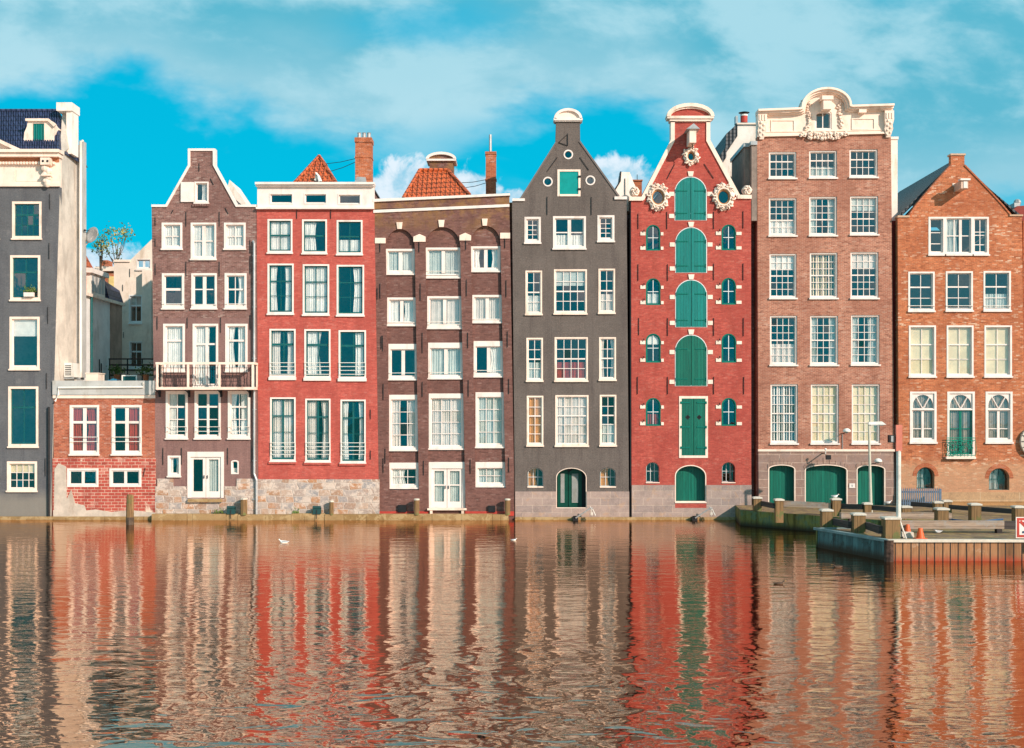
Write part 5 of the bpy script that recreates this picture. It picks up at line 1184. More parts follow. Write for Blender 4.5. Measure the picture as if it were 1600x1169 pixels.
# neighbour beyond the right edge
H = thing('side_street_house', 'dark red brick house just visible past the right edge of the orange gable house', 'house', (PX(1612), 1, 0))
mb = MB(); mb.box(PX(1599, .4), PX(1690, .4), .4, 8, -.5, PZ(345, .4)); mb.build('wall', CHIM, H)
mb = MB(); mb.prism([P(1574, 345, 3), P(1574, 335, 3), P(1590, 322, 3), P(1690, 316, 3), P(1690, 345, 3)], 3, 8); mb.build('roof', plain('maroon_roof', (.25, .04, .03), .7), H)
mb = MB(); mb.box(PX(1585, 3.5), PX(1594, 3.5), 3.5, 4.5, PZ(326, 3.5), PZ(317, 3.5)).ball((PX(1589.5, 4), 4, PZ(317, 4)), .2, 8, 6); mb.build('roof_vent', GREYM, H)
# ------------------------------------------------------------------ white buildings seen between the gables
H = thing('white_rear_building', 'white plastered rear building with a hipped slate edge, behind the scarlet warehouse', 'building', (PX(1155, 6), 6, 0))
y = 5.0; mb = MB(); mb.prism([P(1100, 340, y), P(1105, 300, y), P(1129, 247, y), P(1152, 213, y), P(1152, 194, y), P(1190, 194, y), P(1190, 340, y)], y, y+6); mb.box(PX(1105, y), PX(1190, y), y+.1, y+6, -.5, PZ(335, y)); mb.build('wall', PLW, H)
mb = MB(); mb.prism([P(1123, 256, y), P(1133, 232, y), P(1134, 210, y), P(1152, 193.5, y), P(1152, 213, y), P(1129, 247.5, y)], y-.06, y+5); mb.prism([P(1120, 250, y), P(1134, 229, y), P(1134, 247, y), P(1127, 258, y)], y-.2, y+1)
mb.build('slate_edge', SLATE, H)
mb = MB(); mb.box(PX(1151, y), PX(1191, y), y-.1, y+6, PZ(195, y), PZ(192.5, y)); mb.build('parapet', PLC, H)
mb = MB(); mb.lathe(PX(1162.5, y+.8), y+.8, [(.19, PZ(193, y)), (.19, PZ(176, y)), (.17, PZ(176, y))], 14); cf = mb.build('chimney_flue', REDP, H)
mb = MB(); X = PX(1162.5, y+.8); mb.lathe(X, y+.8, [(.2, PZ(176, y)), (.2, PZ(173.5, y))], 14); mb.build('flue_collar', WHITEM, cf)
mb = MB(); mb.lathe(X, y+.8, [(.26, PZ(171.3, y)), (.30, PZ(170.5, y)), (.05, PZ(168.5, y))], 14); mb.lathe(X, y+.8, [(.12, PZ(173.5, y)), (.12, PZ(171, y))], 8); mb.lathe(X, y+.8, [(.23, PZ(188.5, y)), (.23, PZ(187, y))], 14); mb.build('flue_cap', IRON, cf)
mb = MB(); mb.box(PX(1149.5, y), PX(1153, y), y, y+.4, PZ(193, y), PZ(181, y)); mb.build('vent_pipe', GREYM, H)
H = thing('grey_rear_pillar', 'grey rendered chimney block with lead top, squeezed against the salmon house', 'chimney', (PX(1173, 1), 1, 0))
mb = MB(); mb.box(PX(1174.3), PX(1182.6), -.01, 4, PZ(345), PZ(226)).box(PX(1163.5, .45), PX(1174.2, 0), .45, 4, PZ(345), PZ(226)); mb.build('shaft', plain('umber_render', (.25, .19, .16), .85, .2, 2.5, .3), H)
mb = MB(); mb.box(PX(1172.5), PX(1182.7), -.10, 4.1, PZ(227), PZ(221)).box(PX(1161.5, .4), PX(1172.4), .36, 4.1, PZ(227), PZ(221)); mb.build('cap', GREYM, H)
H = thing('white_gable_behind', 'small white gable wall with a black wall tie, right of the charcoal gable', 'building', (PX(977, .6), .6, 0))
y = .6; mb = MB(); mb.prism([P(950, 330, y), P(957, 300, y), P(968, 283, y), P(970, 269, y), P(984, 269, y), P(989, 283, y), P(997, 300, y), P(997, 330, y)], y, y+1.2); mb.build('wall', PLW, H)
mb = MB(); mb.sweep([P(956, 303, y), P(968, 283, y), P(969, 268, y)], .06, y-.05, y+.5); mb.build('gable_edge', IRON, H)
anchors(H, [(976.5, 279, 305)], y)
H = thing('distant_brick_chimney', 'low brown brick chimney with a thin aerial, between the charcoal and scarlet gables', 'chimney', (PX(996, 9), 9, 0))
y = 9.0; mb = MB(); mb.box(PX(989, y), PX(1003, y), y, y+1, PZ(330, y), PZ(283, y)).box(PX(988, y), PX(1004, y), y-.06, y+1.06, PZ(283, y), PZ(281, y)); mb.build('stack', CHIM, H)
MB().tube([(PX(997, y), y+.5, PZ(281, y)), (PX(997, y), y+.5, PZ(270, y))], .02, 5).build('aerial', IRON, H)
# cables between chimneys and roofs
def cable(a, b, H, name='stay_wire'): MB().tube([a, ((a[0]+b[0])/2, (a[1]+b[1])/2, (a[2]+b[2])/2-.04), b], .016, 5).build(name, IRON, H)
Hr = [o for o in col.objects if o.name == 'flat_cornice_house'][0]
for p0, p1 in (((510, 256), (555, 248)), ((516, 268), (555, 253.5))): cable((PX(p0[0], 2.2), 2.2, PZ(p0[1], 2.2)), (PX(p1[0], 1.6), 1.6, PZ(p1[1], 1.6)), Hr)
Hr = [o for o in col.objects if o.name == 'arched_bay_house'][0]
for p0, p1 in (((718, 286), (759, 281)), ((726, 293.5), (759, 286))): cable((PX(p0[0], 3), 3, PZ(p0[1], 3)), (PX(p1[0], 4), 4, PZ(p1[1], 4)), Hr)

# ------------------------------------------------------------------ the alley behind the annex
H = thing('alley_side_house', 'grey plastered house wall with orange tiled roof, running back down the alley', 'house', (-22.5, 6, 0))
XA = -22.12
mb = MB(); mb.box(-29, XA, 3.4, 7.6, -.5, 11.4); mb.build('wall', plain('pale_grey_plaster', (.74, .71, .68), .85, .1, 1.2, .2, dirt=(.42, .38, .33)), H)
mb = MB(); mb.box(-29, XA+.03, 7.6, 9.6, -.5, 11.3); mb.build('rear_wall', plain('brown_plaster', (.38, .24, .18), .85, .2, 1.2, .2, dirt=(.2, .12, .09)), H)
mb = MB(); mb.prism_dir([(XA-.15, 3.6, 11.5), (XA-.15, 4.2, 13.5), (XA-.15, 5.2, 13.0), (XA-.15, 7.3, 12.2), (XA-.15, 9.7, 11.5)], (-3.5, 0, .0)); mb.build('roof', TILO, H)
mb = MB(); mb.add([(XA+.12, 7.2, 11.45), (XA+.12, 9.8, 11.3), (XA-.2, 9.9, 12.2), (XA-.2, 7.2, 12.5), (XA-.1, 9.9, 11.3), (XA-.1, 7.2, 11.45)], [(0, 1, 2, 3), (0, 3, 5), (1, 4, 2), (0, 5, 4, 1)]); mb.build('lower_roof', TILB, H)
mb = MB(); mb.box(XA-.1, XA+.16, 3.5, 9.8, 11.3, 11.46); mb.build('gutter', CREAM, H)
mb = MB(); mb.box(XA-1.6, XA+.06, 4.3, 6.6, 11.46, 12.55); dmr = mb.build('dormer', PLW, H); MB().box(XA-1.8, XA+.22, 4.1, 6.8, 12.55, 12.8).build('dormer_cornice', WHITE, dmr)
mb = MB()
for k_ in range(4): mb.box(XA+.06, XA+.075, 4.5+k_*.52, 4.9+k_*.52, 11.6, 12.45)
mb.build('dormer_boarding', GREYM, dmr)
MB().tube([(XA+.09, 4.4, 11.35), (XA+.09, 4.4, .9)], .06, 8).build('drainpipe', TEAL, H)
anchors(H, [], 0)
for yy, z in ((5.8, 8.1), (6.1, 7.9)): MB().tube([(XA+.03, yy, z), (XA+.03, yy, z-.7)], .03, 5).build('wall_anchor', IRON, H)
Y = 12.0
H = thing('alley_end_house', 'cream plastered gable house with dark sash windows, closing the end of the alley', 'house', (PX(215, Y), Y, 0))
wB = [(201.5, 461, 222.5, 507), (202, 533.5, 223, 578), (236, 461, 257, 507), (236, 533.5, 257, 578), (213, 404.5, 236, 423)]
facade(H, [(178, 640), (178, 409), (200, 407), (203, 407), (262, 350), (322, 407), (322, 640)], stdholes(wB, Y), PLC, y=Y)
for i, b in enumerate(wB[:4]): window(H, b, (.5,), (.36,), cur=['TG', '', 'TW', 'TW'][i], y=Y, ft=2.2, st=1.6, bt=1.3, heavy=(0,), rec=.10, frame=COLD)
window(H, wB[4], (.5,), (), cur='', y=Y, ft=2.0, hv=(0,), frame=WHITE, sash=COLD)
mb = MB(); mb.box(PX(178, Y), PX(203.5, Y), Y-.08, Y+.4, PZ(409.5, Y), PZ(406, Y)); mb.build('coping', CREAM, H)
mb = MB(); mb.box(PX(226, Y), PX(240, Y), Y-.5, Y, PZ(620, Y), PZ(424, Y)); mb.build('chimney_breast', PLC, H)
mb = MB(); mb.box(PX(196, Y), PX(322, Y), Y+2, Y+2.1, -.4, PZ(415, Y)); mb.build('interior', ROOM, H)
anchors(H, [(203, 420, 433), (192, 445, 455), (193, 519, 528), (230, 518, 529)], Y)
body(H, 179, 321, 412, y=Y, material=PLC, depth=7)
Y = 24.0
H = thing('far_roof_terrace', 'distant low house with orange brick upper wall and white roof parapet, above the alley', 'house', (PX(170, Y), Y, 0))
mb = MB(); mb.box(PX(150, Y), PX(190, Y), Y, Y+6, 0, PZ(424, Y)); mb.build('wall', CHIM, H)
mb = MB(); mb.box(PX(149, Y), PX(191, Y), Y-.2, Y+6.1, PZ(424, Y), PZ(417, Y)); mb.build('parapet', CREAM, H)
mb = MB(); mb.box(PX(156, Y), PX(167, Y), Y+.2, Y+1.2, PZ(417, Y), PZ(406, Y)); mb.build('chimney', CHIM, H)
mb = MB(); mb.box(PX(170, Y), PX(180, Y), Y-.05, Y, PZ(450, Y), PZ(432, Y)); mb.build('yellow_panel', plain('yellow_wall', (.75, .52, .2), .8), H)
def tree(name, label, px, py0, py1, y, hw, n, seed, mats):
    r = random.Random(seed); X = PX(px, y); z0, z1 = PZ(py1, y), PZ(py0, y); H = thing(name, label, 'tree', (X, y, .45))
    tr = MB(); tips = []
    tr.tube([(X, y, .45), (X+.1, y, z0*.6), (X-.05, y, z0)], .16, 7, .07)
    for i in range(9):
        t = r.random(); a = (X+r.uniform(-.1, .1), y, z0-.5+(z1-z0)*t*.4); b = (X+r.uniform(-hw, hw), y+r.uniform(-hw, hw), z0+(z1-z0)*r.uniform(.25, 1)); tr.tube([a, ((a[0]+b[0])/2+r.uniform(-.1, .1), (a[1]+b[1])/2, (a[2]+b[2])/2), b], .035, 5, .012); tips.append(b)
    tr.build('trunk', BARK, H)
    for mi, m_ in enumerate(mats):
        lm = MB()
        for b in tips[mi::len(mats)]:
            for _ in range(n):
                c_ = Vector(b)+Vector((r.gauss(0, .22), r.gauss(0, .22), r.gauss(0, .20))); d1 = Vector((r.uniform(-1, 1), r.uniform(-1, 1), r.uniform(-1, 1))).normalized(); d2 = d1.orthogonal().normalized(); s_ = r.uniform(.05, .11)
                lm.add([c_-d1*s_, c_+d2*s_*.6, c_+d1*s_, c_-d2*s_*.6], [(0, 1, 2, 3)])
        lm.build('crown', m_, H)
tree('roof_tree', 'spindly half-bare tree with yellow green leaves, above the alley roofs', 181, 356, 412, 21, .8, 34, 5, [LEAF, LEAFY])
tree('roof_tree', 'small sparse tree tip beside the satellite dish, above the alley', 158, 354, 400, 22, .35, 22, 8, [LEAF])
X, yy, z = XA-.1, 3.0, PZ(370, 3.0)
H = thing('satellite_dish', 'round grey satellite dish on a bracket high over the alley', 'satellite dish', (X, yy, z-1))
mb = MB(); c0_ = Vector((PX(143, 3.2), 3.2, PZ(367, 3.2))); nrm = Vector((-.45, -.85, .28)).normalized(); e1 = nrm.orthogonal().normalized(); e2 = nrm.cross(e1); n = 20
vs = [c0_-nrm*.12]+[c0_+(e1*math.cos(2*PI*k/n)+e2*math.sin(2*PI*k/n))*rr-nrm*(.12-.12*(rr/.44)**2) for rr in (.15, .3, .44) for k in range(n)]
vs += [v_-nrm*.02 for v_ in vs]; m_ = 1+3*n
fs = [(0, 1+k, 1+(k+1) % n) for k in range(n)]+[(1+a*n+k, 1+(a+1)*n+k, 1+(a+1)*n+(k+1) % n, 1+a*n+(k+1) % n) for a in range(2) for k in range(n)]
fs += [tuple(m_+i for i in f_)[::-1] for f_ in fs]+[(1+2*n+k, m_+1+2*n+k, m_+1+2*n+(k+1) % n, 1+2*n+(k+1) % n) for k in range(n)]
mb.add(vs, fs); mb.build('dish', GREYM, H, True)
mb = MB(); mb.tube([c0_-nrm*.12, (XA+.1, 3.25, z-.5), (XA-.1, 3.25, z-.6)], .035, 6); mb.build('bracket', GREYM, H)
mb = MB(); mb.tube([c0_-e2*.4, c0_+nrm*.4-e2*.1], .018, 5).ball(c0_+nrm*.42-e2*.1, .06, 8, 6); mb.build('feed_arm', IRON, H)
H = thing('air_conditioner', 'white air conditioner unit with a fan grille, fixed to the whitewashed side wall', 'air conditioner', (PX(88)+.3, 1.3, 6.8))
XW = PX(88)
mb = MB(); mb.box(XW+.05, XW+.45, .9, 2.0, 7.0, 7.7); cs = mb.build('casing', WHITEM, H)
mb = MB(); 
for k_ in range(6): mb.box(XW+.10, XW+.40, .885, .9, 7.08+k_*.09, 7.12+k_*.09)
mb.build('grille', IRON, cs)
mb = MB(); mb.box(XW, XW+.5, .95, 1.02, 6.90, 7.0).box(XW, XW+.5, 1.88, 1.95, 6.90, 7.0); mb.build('bracket', GREYM, H)
H = thing('terrace_railing', 'black terrace railing with horizontal boards, on the annex roof', 'railing', (PX(205, 7), 7, PZ(596, 7)))
mb = MB()
for px in (171, 199, 222, 241): mb.box(PX(px, 7)-.03, PX(px, 7)+.03, 7, 7.06, PZ(600, 7), PZ(560, 7))
mb.build('post', IRON, H)
mb = MB(); mb.box(PX(170, 7), PX(243, 7), 6.97, 7.09, PZ(562, 7), PZ(560, 7))
for py in (569, 577, 585): mb.box(PX(170, 7), PX(243, 7), 7.06, 7.09, PZ(py+2.6, 7), PZ(py, 7))
mb.build('rail', planks('dark_boards', (.06, .04, .035), .3, True), H)
for i, (px, lab) in enumerate(((183, 'bushy green pot plant at the left of the terrace railing'), (228, 'bushy green pot plant at the right of the terrace railing'))):
    H = thing('pot_plant', lab, 'plant', (PX(px, 6.2), 6.2, PZ(588, 6.2)), 'pot plants on the terrace'); X, Z = PX(px, 6.2), PZ(590, 6.2)
    mb = MB(); mb.lathe(X, 6.2, [(.12, Z-.2), (.18, Z+.15), (.16, Z+.15)], 12); mb.build('pot', TERRA, H)
    r = random.Random(i); lm = MB()
    for _ in range(130):
        c_ = Vector((X+r.gauss(0, .2), 6.2+r.gauss(0, .15), Z+.4+r.gauss(0, .14))); d1 = Vector((r.uniform(-1, 1), r.uniform(-1, 1), r.uniform(-1, 1))).normalized(); d2 = d1.orthogonal().normalized(); lm.add([c_-d1*.08, c_+d2*.04, c_+d1*.08, c_-d2*.04], [(0, 1, 2, 3)])
    lm.build('foliage', LEAF, H)
ZR = PZ(600)
H = thing('roof_tank', 'beige box on the annex roof, beside the whitewashed pipe', 'box', (PX(144, 2), 2, ZR))
mb = MB(); mb.box(PX(134, 2), PX(153, 2), 2, 3, ZR, PZ(584, 2)); mb.box(PX(133, 2), PX(154, 2), 1.97, 3.03, PZ(584, 2), PZ(582.5, 2)); mb.build('casing', PLC, H)
H = thing('roof_skylight', 'flat skylight with a white frame on the annex roof', 'skylight', (PX(203, 2), 2, ZR))
mb = MB(); X0, X1, Z0, Z1 = PX(190, 2), PX(214, 2), ZR, PZ(586, 2); mb.box(X0, X0+.06, 2, 2.7, Z0, Z1).box(X1-.06, X1, 2, 2.7, Z0, Z1).box(X0+.06, X1-.06, 2, 2.7, Z1-.06, Z1).box(X0+.06, X1-.06, 2, 2.7, Z0, Z0+.05); mb.build('frame', WHITEM, H)
mb = MB(); mb.box(X0+.06, X1-.06, 2.03, 2.05, Z0+.05, Z1-.06); mb.build('pane', TEAL, H)
mb = MB(); 
H = thing('blue_tarpaulin', 'crumpled blue tarpaulin heaped on the annex roof', 'tarpaulin', (PX(170, 3), 3, ZR))
r = random.Random(4); n = 12; vs = []; fs = []
for j in range(n):
    for i in range(n):
        fx, fy = i/(n-1), j/(n-1); vs.append((PX(154, 2)+fx*1.25, 2.2+fy*1.2, ZR+.02+.36*math.sin(PI*fx)**.7*math.sin(PI*fy)**.6*(.75+.5*r.random())*(1-.5*fx)))
fs = [(j*n+i, j*n+i+1, (j+1)*n+i+1, (j+1)*n+i) for j in range(n-1) for i in range(n-1)]
mb.add(vs, fs); mb.build('sheet', plain('blue_sheet', (.02, .16, .26), .5, .2, 4), H)

# ------------------------------------------------------------------ timber quay and pier on the right
ZD = .71
DECK = planks('deck_asphalt', (.23, .155, .10), .9, True, .12, .9, stain=((.36, .25, .10), .48, .7), spec=.15, strk=.4)
PILE = planks('sheet_pile_brown', (.40, .20, .10), 7.3, False, .10, .85, stain=((.50, .35, .25), .56, .6), low=((.34, .05, .025), .20, .85), spec=.2, strk=.45)
PILEG = planks('sheet_pile_green', (.20, .20, .06), .22, False, .3, .85, stain=((.10, .16, .10), .48, .7), low=((.03, .022, .015), .25, .95), spec=.2, strk=.8)
TIMB = planks('pale_timber', (.38, .27, .20), .16, True, .2, .8, stain=((.34, .32, .30), .52, .6), spec=.2, strk=.4)
TIMD = planks('dark_timber', (.07, .055, .05), .16, True, .3, .8, spec=.2)
POSTM = planks('post_timber', (.30, .175, .08), .3, False, .2, .8, stain=((.12, .15, .05), .50, .8), spec=.2, strk=.6)
CAPM = plain('pale_cap', (.62, .55, .46), .7, .12, 5, .2, dirt=(.4, .34, .25))
mb = MB()
poly = [(10.9, -.02), (10.56, -3.2), (13.4, -6.5), (16, -9.5), (16, -12.7), (11.7, -12.7), (13.07, -17.3), (60, -17.3), (60, -.02)]
tri = tessellate_polygon([[Vector((a, b, 0)) for a, b in poly]]); n = len(poly)
mb.add([(a, b, ZD) for a, b in poly], [t_ if ((Vector(poly[t_[1]])-Vector(poly[t_[0]])).cross(Vector(poly[t_[2]])-Vector(poly[t_[0]])) > 0) else (t_[0], t_[2], t_[1]) for t_ in tri])
struct(mb.build('quay_deck', DECK))
def wallstrip(name, pts, m_, z0=-1, z1=ZD-.004, t=.12):
    mb = MB()
    for (a, b) in zip(pts[:-1], pts[1:]):
        A, B_ = Vector(a), Vector(b); d = (B_-A).normalized(); nr = Vector((d.y, -d.x))*-t
        mb.add([(A.x, A.y, z0), (B_.x, B_.y, z0), (B_.x+nr.x, B_.y+nr.y, z0), (A.x+nr.x, A.y+nr.y, z0), (A.x, A.y, z1), (B_.x, B_.y, z1), (B_.x+nr.x, B_.y+nr.y, z1), (A.x+nr.x, A.y+nr.y, z1)], [(0, 3, 2, 1), (4, 5, 6, 7), (0, 1, 5, 4), (1, 2, 6, 5), (2, 3, 7, 6), (3, 0, 4, 7)])
    return struct(mb.build(name, m_))
wallstrip('quay_wall', [(10.9, -.02), (10.56, -3.2), (13.4, -6.5), (16, -9.5), (16, -12.7)], PILEG)
wallstrip('pier_side', [(11.7, -12.7), (13.05, -17.3)], planks('sheet_pile_teal', (.09, .17, .17), .23, False, .35, .8, stain=((.03, .03, .025), .52, .7), low=((.05, .028, .015), .30, .95), strk=.85))
wallstrip('pier_rear', [(16, -12.7), (11.7, -12.7)], PILEG)
wallstrip('pier_front', [(13.2, -17.3), (60, -17.3)], PILE)
mb = MB(); k_ = 0
x = 13.32
while x < 32: mb.box(x-.014, x+.014, -17.312, -17.29, -.6, ZD-.03); x += .275*(1+.06*math.sin(x*7))
struct(mb.build('pier_joints', IRON))
mb = MB(); mb.box(13.05, 60, -17.38, -17.15, ZD-.05, ZD+.045); struct(mb.build('pier_coping', CAPM))
mb = MB(); A, B_ = Vector((11.66, -12.6)), Vector((13.05, -17.36)); d = (B_-A).normalized(); nr = Vector((d.y, -d.x))*.04; n2_ = Vector((d.y, -d.x))*-.16
mb.prism_dir([(A.x+nr.x, A.y+nr.y, ZD-.05), (B_.x+nr.x, B_.y+nr.y, ZD-.05), (B_.x+n2_.x, B_.y+n2_.y, ZD-.05), (A.x+n2_.x, A.y+n2_.y, ZD-.05)], (0, 0, .09))
mb.box(11.7, 16.1, -12.8, -12.62, ZD-.05, ZD+.04)
struct(mb.build('pier_edge', plain('teal_grey_edge', (.20, .27, .27), .8, .2)))
mb = MB(); mb.tube([(13.08, -17.36, ZD+.02), (13.08, -17.36, -.8)], .17, 8); struct(mb.build('corner_pile', plain('rotten_pile', (.07, .04, .03), .9, .6, 6, .5)))
GP = 'capped timber posts on the quay'
def post(px, pb, pt, wpx, label, z=ZD):
    X, y = at(px, pb, z); k = (CD+y)/F; w_ = wpx*k/2; zt = CH-(pt-HR)*k
    H = thing('quay_post', label, 'post', (X, y, z), GP)
    r = random.Random(px); c_ = MB(); ch = .09
    MB().box(X-w_, X+w_, y-w_, y+w_, z-.35, zt-ch).build('shaft', POSTM, H)
    e = .035
    c_.add([(X-w_-e, y-w_-e, zt-ch), (X+w_+e, y-w_-e, zt-ch), (X+w_+e, y+w_+e, zt-ch), (X-w_-e, y+w_+e, zt-ch),
            (X-w_-e, y-w_-e, zt-.03), (X+w_+e, y-w_-e, zt-.03), (X+w_+e, y+w_+e, zt-.03), (X-w_-e, y+w_+e, zt-.03), (X-w_*.7, y-w_*.7, zt), (X+w_*.7, y-w_*.7, zt), (X+w_*.7, y+w_*.7, zt), (X-w_*.7, y+w_*.7, zt)],
           [(0, 3, 2, 1), (0, 1, 5, 4), (1, 2, 6, 5), (2, 3, 7, 6), (3, 0, 4, 7), (4, 5, 9, 8), (5, 6, 10, 9), (6, 7, 11, 10), (7, 4, 8, 11), (8, 9, 10, 11)])
    c_.build('cap', CAPM, H); return (X, y, zt)
p1 = post(1183, 798, 776, 12, 'leftmost capped quay post, where the green quay wall begins'); p2 = post(1217, 804, 779, 12, 'capped quay post in front of the leftmost green garage door')
p3 = post(1306, 806, 778, 13, 'tall capped quay post before the wide green garage door, gull on top'); p4 = post(1355, 809, 785, 11, 'slim capped quay post beside the foot of the street lamp')
f1 = post(1291, 824, 795, 16, 'capped post at the far left corner of the pier'); f2 = post(1341, 832, 801, 18, 'mossy capped post midway along the pier side'); f3 = post(1392, 842, 807, 23, 'thick rust-stained capped post at the near pier corner')
q1 = post(1415, 812, 790, 14, 'short capped post just right of the tall mast'); q2 = post(1465, 804, 783, 12, 'left one of two low capped posts near the picket fence'); q3 = post(1479, 801, 781, 12, 'right one of two low capped posts near the picket fence')
q4 = post(1471, 826, 793, 17, 'capped post holding the pale beam behind the traffic cone'); q5 = post(1523, 814, 786, 15, 'dark capped post midway along the black handrail'); q6 = post(1591, 819, 790, 15, 'capped post at the right end of the black handrail')
def beam(a, b, z0, z1, t, m_, label, name='timber_beam'):
    A, B_ = Vector((a[0], a[1])), Vector((b[0], b[1])); d = (B_-A).normalized(); nr = Vector((d.y, -d.x))*t/2
    za, zb = (z0, z0) if not isinstance(z0, tuple) else z0; h_ = z1
    c4 = lambda P_, z: [(P_.x+nr.x, P_.y+nr.y, z), (P_.x-nr.x, P_.y-nr.y, z), (P_.x-nr.x, P_.y-nr.y, z+h_), (P_.x+nr.x, P_.y+nr.y, z+h_)]
    mb = MB(); mb.add(c4(A, za)+c4(B_, zb), [(0, 1, 2, 3), (7, 6, 5, 4), (0, 4, 5, 1), (1, 5, 6, 2), (2, 6, 7, 3), (3, 7, 4, 0)])
    o = mb.build(name, m_); o['label'] = label; o['category'] = 'beam'; o['group'] = 'timber rails of the quay'; return o
off = lambda p: (p[0], p[1]+.0)
beam((p1[0]+.2, p1[1]), (p2[0]-.2, p2[1]), (p1[2]-.42, p2[2]-.44), .22, .14, TIMD, 'dark rail between the two leftmost quay posts')
beam((p2[0]+.2, p2[1]), (p3[0]-.21, p3[1]), (p2[2]-.34, p3[2]-.46), .24, .14, TIMB, 'long pale rail in front of the green garage doors')
beam((p3[0]+.21, p3[1]), (p4[0]-.17, p4[1]), (p3[2]-.48, p4[2]-.30), .22, .14, TIMD, 'dark rail left of the street lamp')
beam((p4[0]+.17, p4[1]), (q1[0]-.3, q1[1]+.1), (p4[2]-.32, q1[2]-.28), .20, .14, TIMD, 'dark rail between the street lamp and the mast')
beam((f1[0]+.26, f1[1]-.1), (f2[0]-.28, f2[1]+.1), (f1[2]-.62, f2[2]-.60), .26, .14, TIMD, 'dark rail between the first two pier posts')
beam((f2[0]+.28, f2[1]-.1), (f3[0]-.33, f3[1]+.1), (f2[2]-.60, f3[2]-.62), .26, .14, TIMD, 'dark rail between the last two pier posts')
beam((PX(1313, -10.5), -10.5), (PX(1485, -10.5), -10.5), .93, .22, .3, TIMB, 'wide pale beam lying behind the mast')
beam((PX(1401, -14.5), -14.5), (PX(1567, -14.5), -14.5), .88, .29, .28, TIMB, 'long pale beam over the traffic cones')
beam((PX(1567.5, -14.5), -14.5), (PX(1592, -14.5), -14.5), .86, .29, .26, TIMD, 'short black beam end beside the red and white sign')
beam((PX(1424, -3.6), -3.6), (PX(1523, -5.9), -5.9+.35), (.93, .86), .19, .14, TIMD, 'black slanting handrail left of the middle dark post')
beam((PX(1524, -5.9), -5.9+.35), (PX(1640, -8.2), -8.2+.35), (.86, .80), .21, .14, TIMD, 'black slanting handrail running out at the right edge')
for px, lab in ((1412, 'wooden chock under the pale beam beside the mast'), (1560, 'wooden chock under the right end of the pale beam')):
    o = MB().box(PX(px-4, -14.5), PX(px+4, -14.5), -14.62, -14.38, ZD, .878).build('timber_chock', TIMD); o['label'] = lab; o['category'] = 'chock'
for px, yy in ((1330, -10.5), (1480, -10.5)):
    o = MB().box(PX(px-4, yy), PX(px+4, yy), yy-.13, yy+.13, ZD, .928).build('timber_chock', TIMD); o['label'] = 'wooden chock under the wide beam behind the mast, '+('left' if px < 1400 else 'right')+' end'; o['category'] = 'chock'
# picket fence
Y = -1.0
H = thing('picket_fence', 'blue grey picket fence against the orange brick house', 'fence', (PX(1438, Y), Y, ZD))
FEN = plain('blue_grey_paint', (.12, .17, .24), .6, .15, 5, .1)
for i in range(19):
    x = PX(1408+i*3.35, Y); MB().prism([(x-.03, ZD+.03), (x+.03, ZD+.03), (x+.03, PZ(765, Y)), (x, PZ(762, Y)), (x-.03, PZ(765, Y))], Y-.02, Y).build('picket', FEN, H)
MB().box(PX(1406, Y), PX(1471, Y), Y, Y+.04, PZ(770, Y), PZ(767.5, Y)).build('rail', FEN, H); MB().box(PX(1406, Y), PX(1471, Y), Y, Y+.04, PZ(787, Y), PZ(784.5, Y)).build('rail', FEN, H)
for px in (1407, 1470): MB().box(PX(px, Y)-.05, PX(px, Y)+.05, Y+.04, Y+.14, ZD, PZ(764, Y)).build('post', FEN, H)
# mast
X, y = at(1404, 841, ZD)
H = thing('tall_mast', 'tall white painted mast with a red upper box, on the pier', 'mast', (X, y, ZD))
zr = CH-(704-HR)*(CD+y)/F; zt = CH-(664-HR)*(CD+y)/F
MB().tube([(X, y, ZD), (X, y, zr)], .085, 12).build('pole', plain('chalky_white', (.62, .58, .52), .6, .2, 3, .1, dirt=(.35, .3, .25)), H)
MB().box(X-.11, X+.11, y-.08, y+.08, zr-.02, zt).build('red_box', plain('salmon_paint', (.56, .17, .12), .6, .1, 2), H)
mb = MB(); mb.box(X-.36, X-.15, y-.1, y+.1, zr+.28, zr+.55); mb.box(X-.16, X-.10, y-.03, y+.03, zr+.35, zr+.48); lb_ = mb.build('signal_housing', IRON, H)
MB().box(X-.30, X-.22, y-.115, y-.10, zr+.31, zr+.52).build('signal_glass', GREYM, lb_)
MB().tube([(X-.02, y-.05, ZD+.75), (X+.22, y-.15, ZD)], .03, 6).build('brace', WHITEM, H)
MB().tube([(X, y, ZD), (X, y, ZD+.06)], .16, 12).build('foot_plate', IRON, H)
# street lamp
X, y = at(1360.5, 801, ZD)
H = thing('street_lamp', 'tall slim street lamp with a flat pale head, before the salmon house', 'street lamp', (X, y, ZD)); k = (CD+y)/F; zt = CH-(663-HR)*k
MB().tube([(X, y, ZD), (X-.02, y, ZD+1.2), (X-.08, y, zt)], .085, 10, .045).build('pole', plain('lamp_post_paint', (.55, .52, .42), .5, .1, 3), H)
mb = MB(); xa, xb = X-.12, X+.66; mb.add([(xa, y-.08, zt-.02), (xb, y-.14, zt-.02), (xb, y+.14, zt-.02), (xa, y+.08, zt-.02), (xa+.02, y-.05, zt+.10), (xb-.18, y-.09, zt+.13), (xb-.18, y+.09, zt+.13), (xa+.02, y+.05, zt+.10)],
    [(0, 3, 2, 1), (4, 5, 6, 7), (0, 1, 5, 4), (1, 2, 6, 5), (2, 3, 7, 6), (3, 0, 4, 7)]); lh = mb.build('lamp_head', WHITEM, H)
MB().box(xa+.1, xb-.1, y-.08, y+.08, zt-.06, zt-.022).build('lens', GREYM, lh)
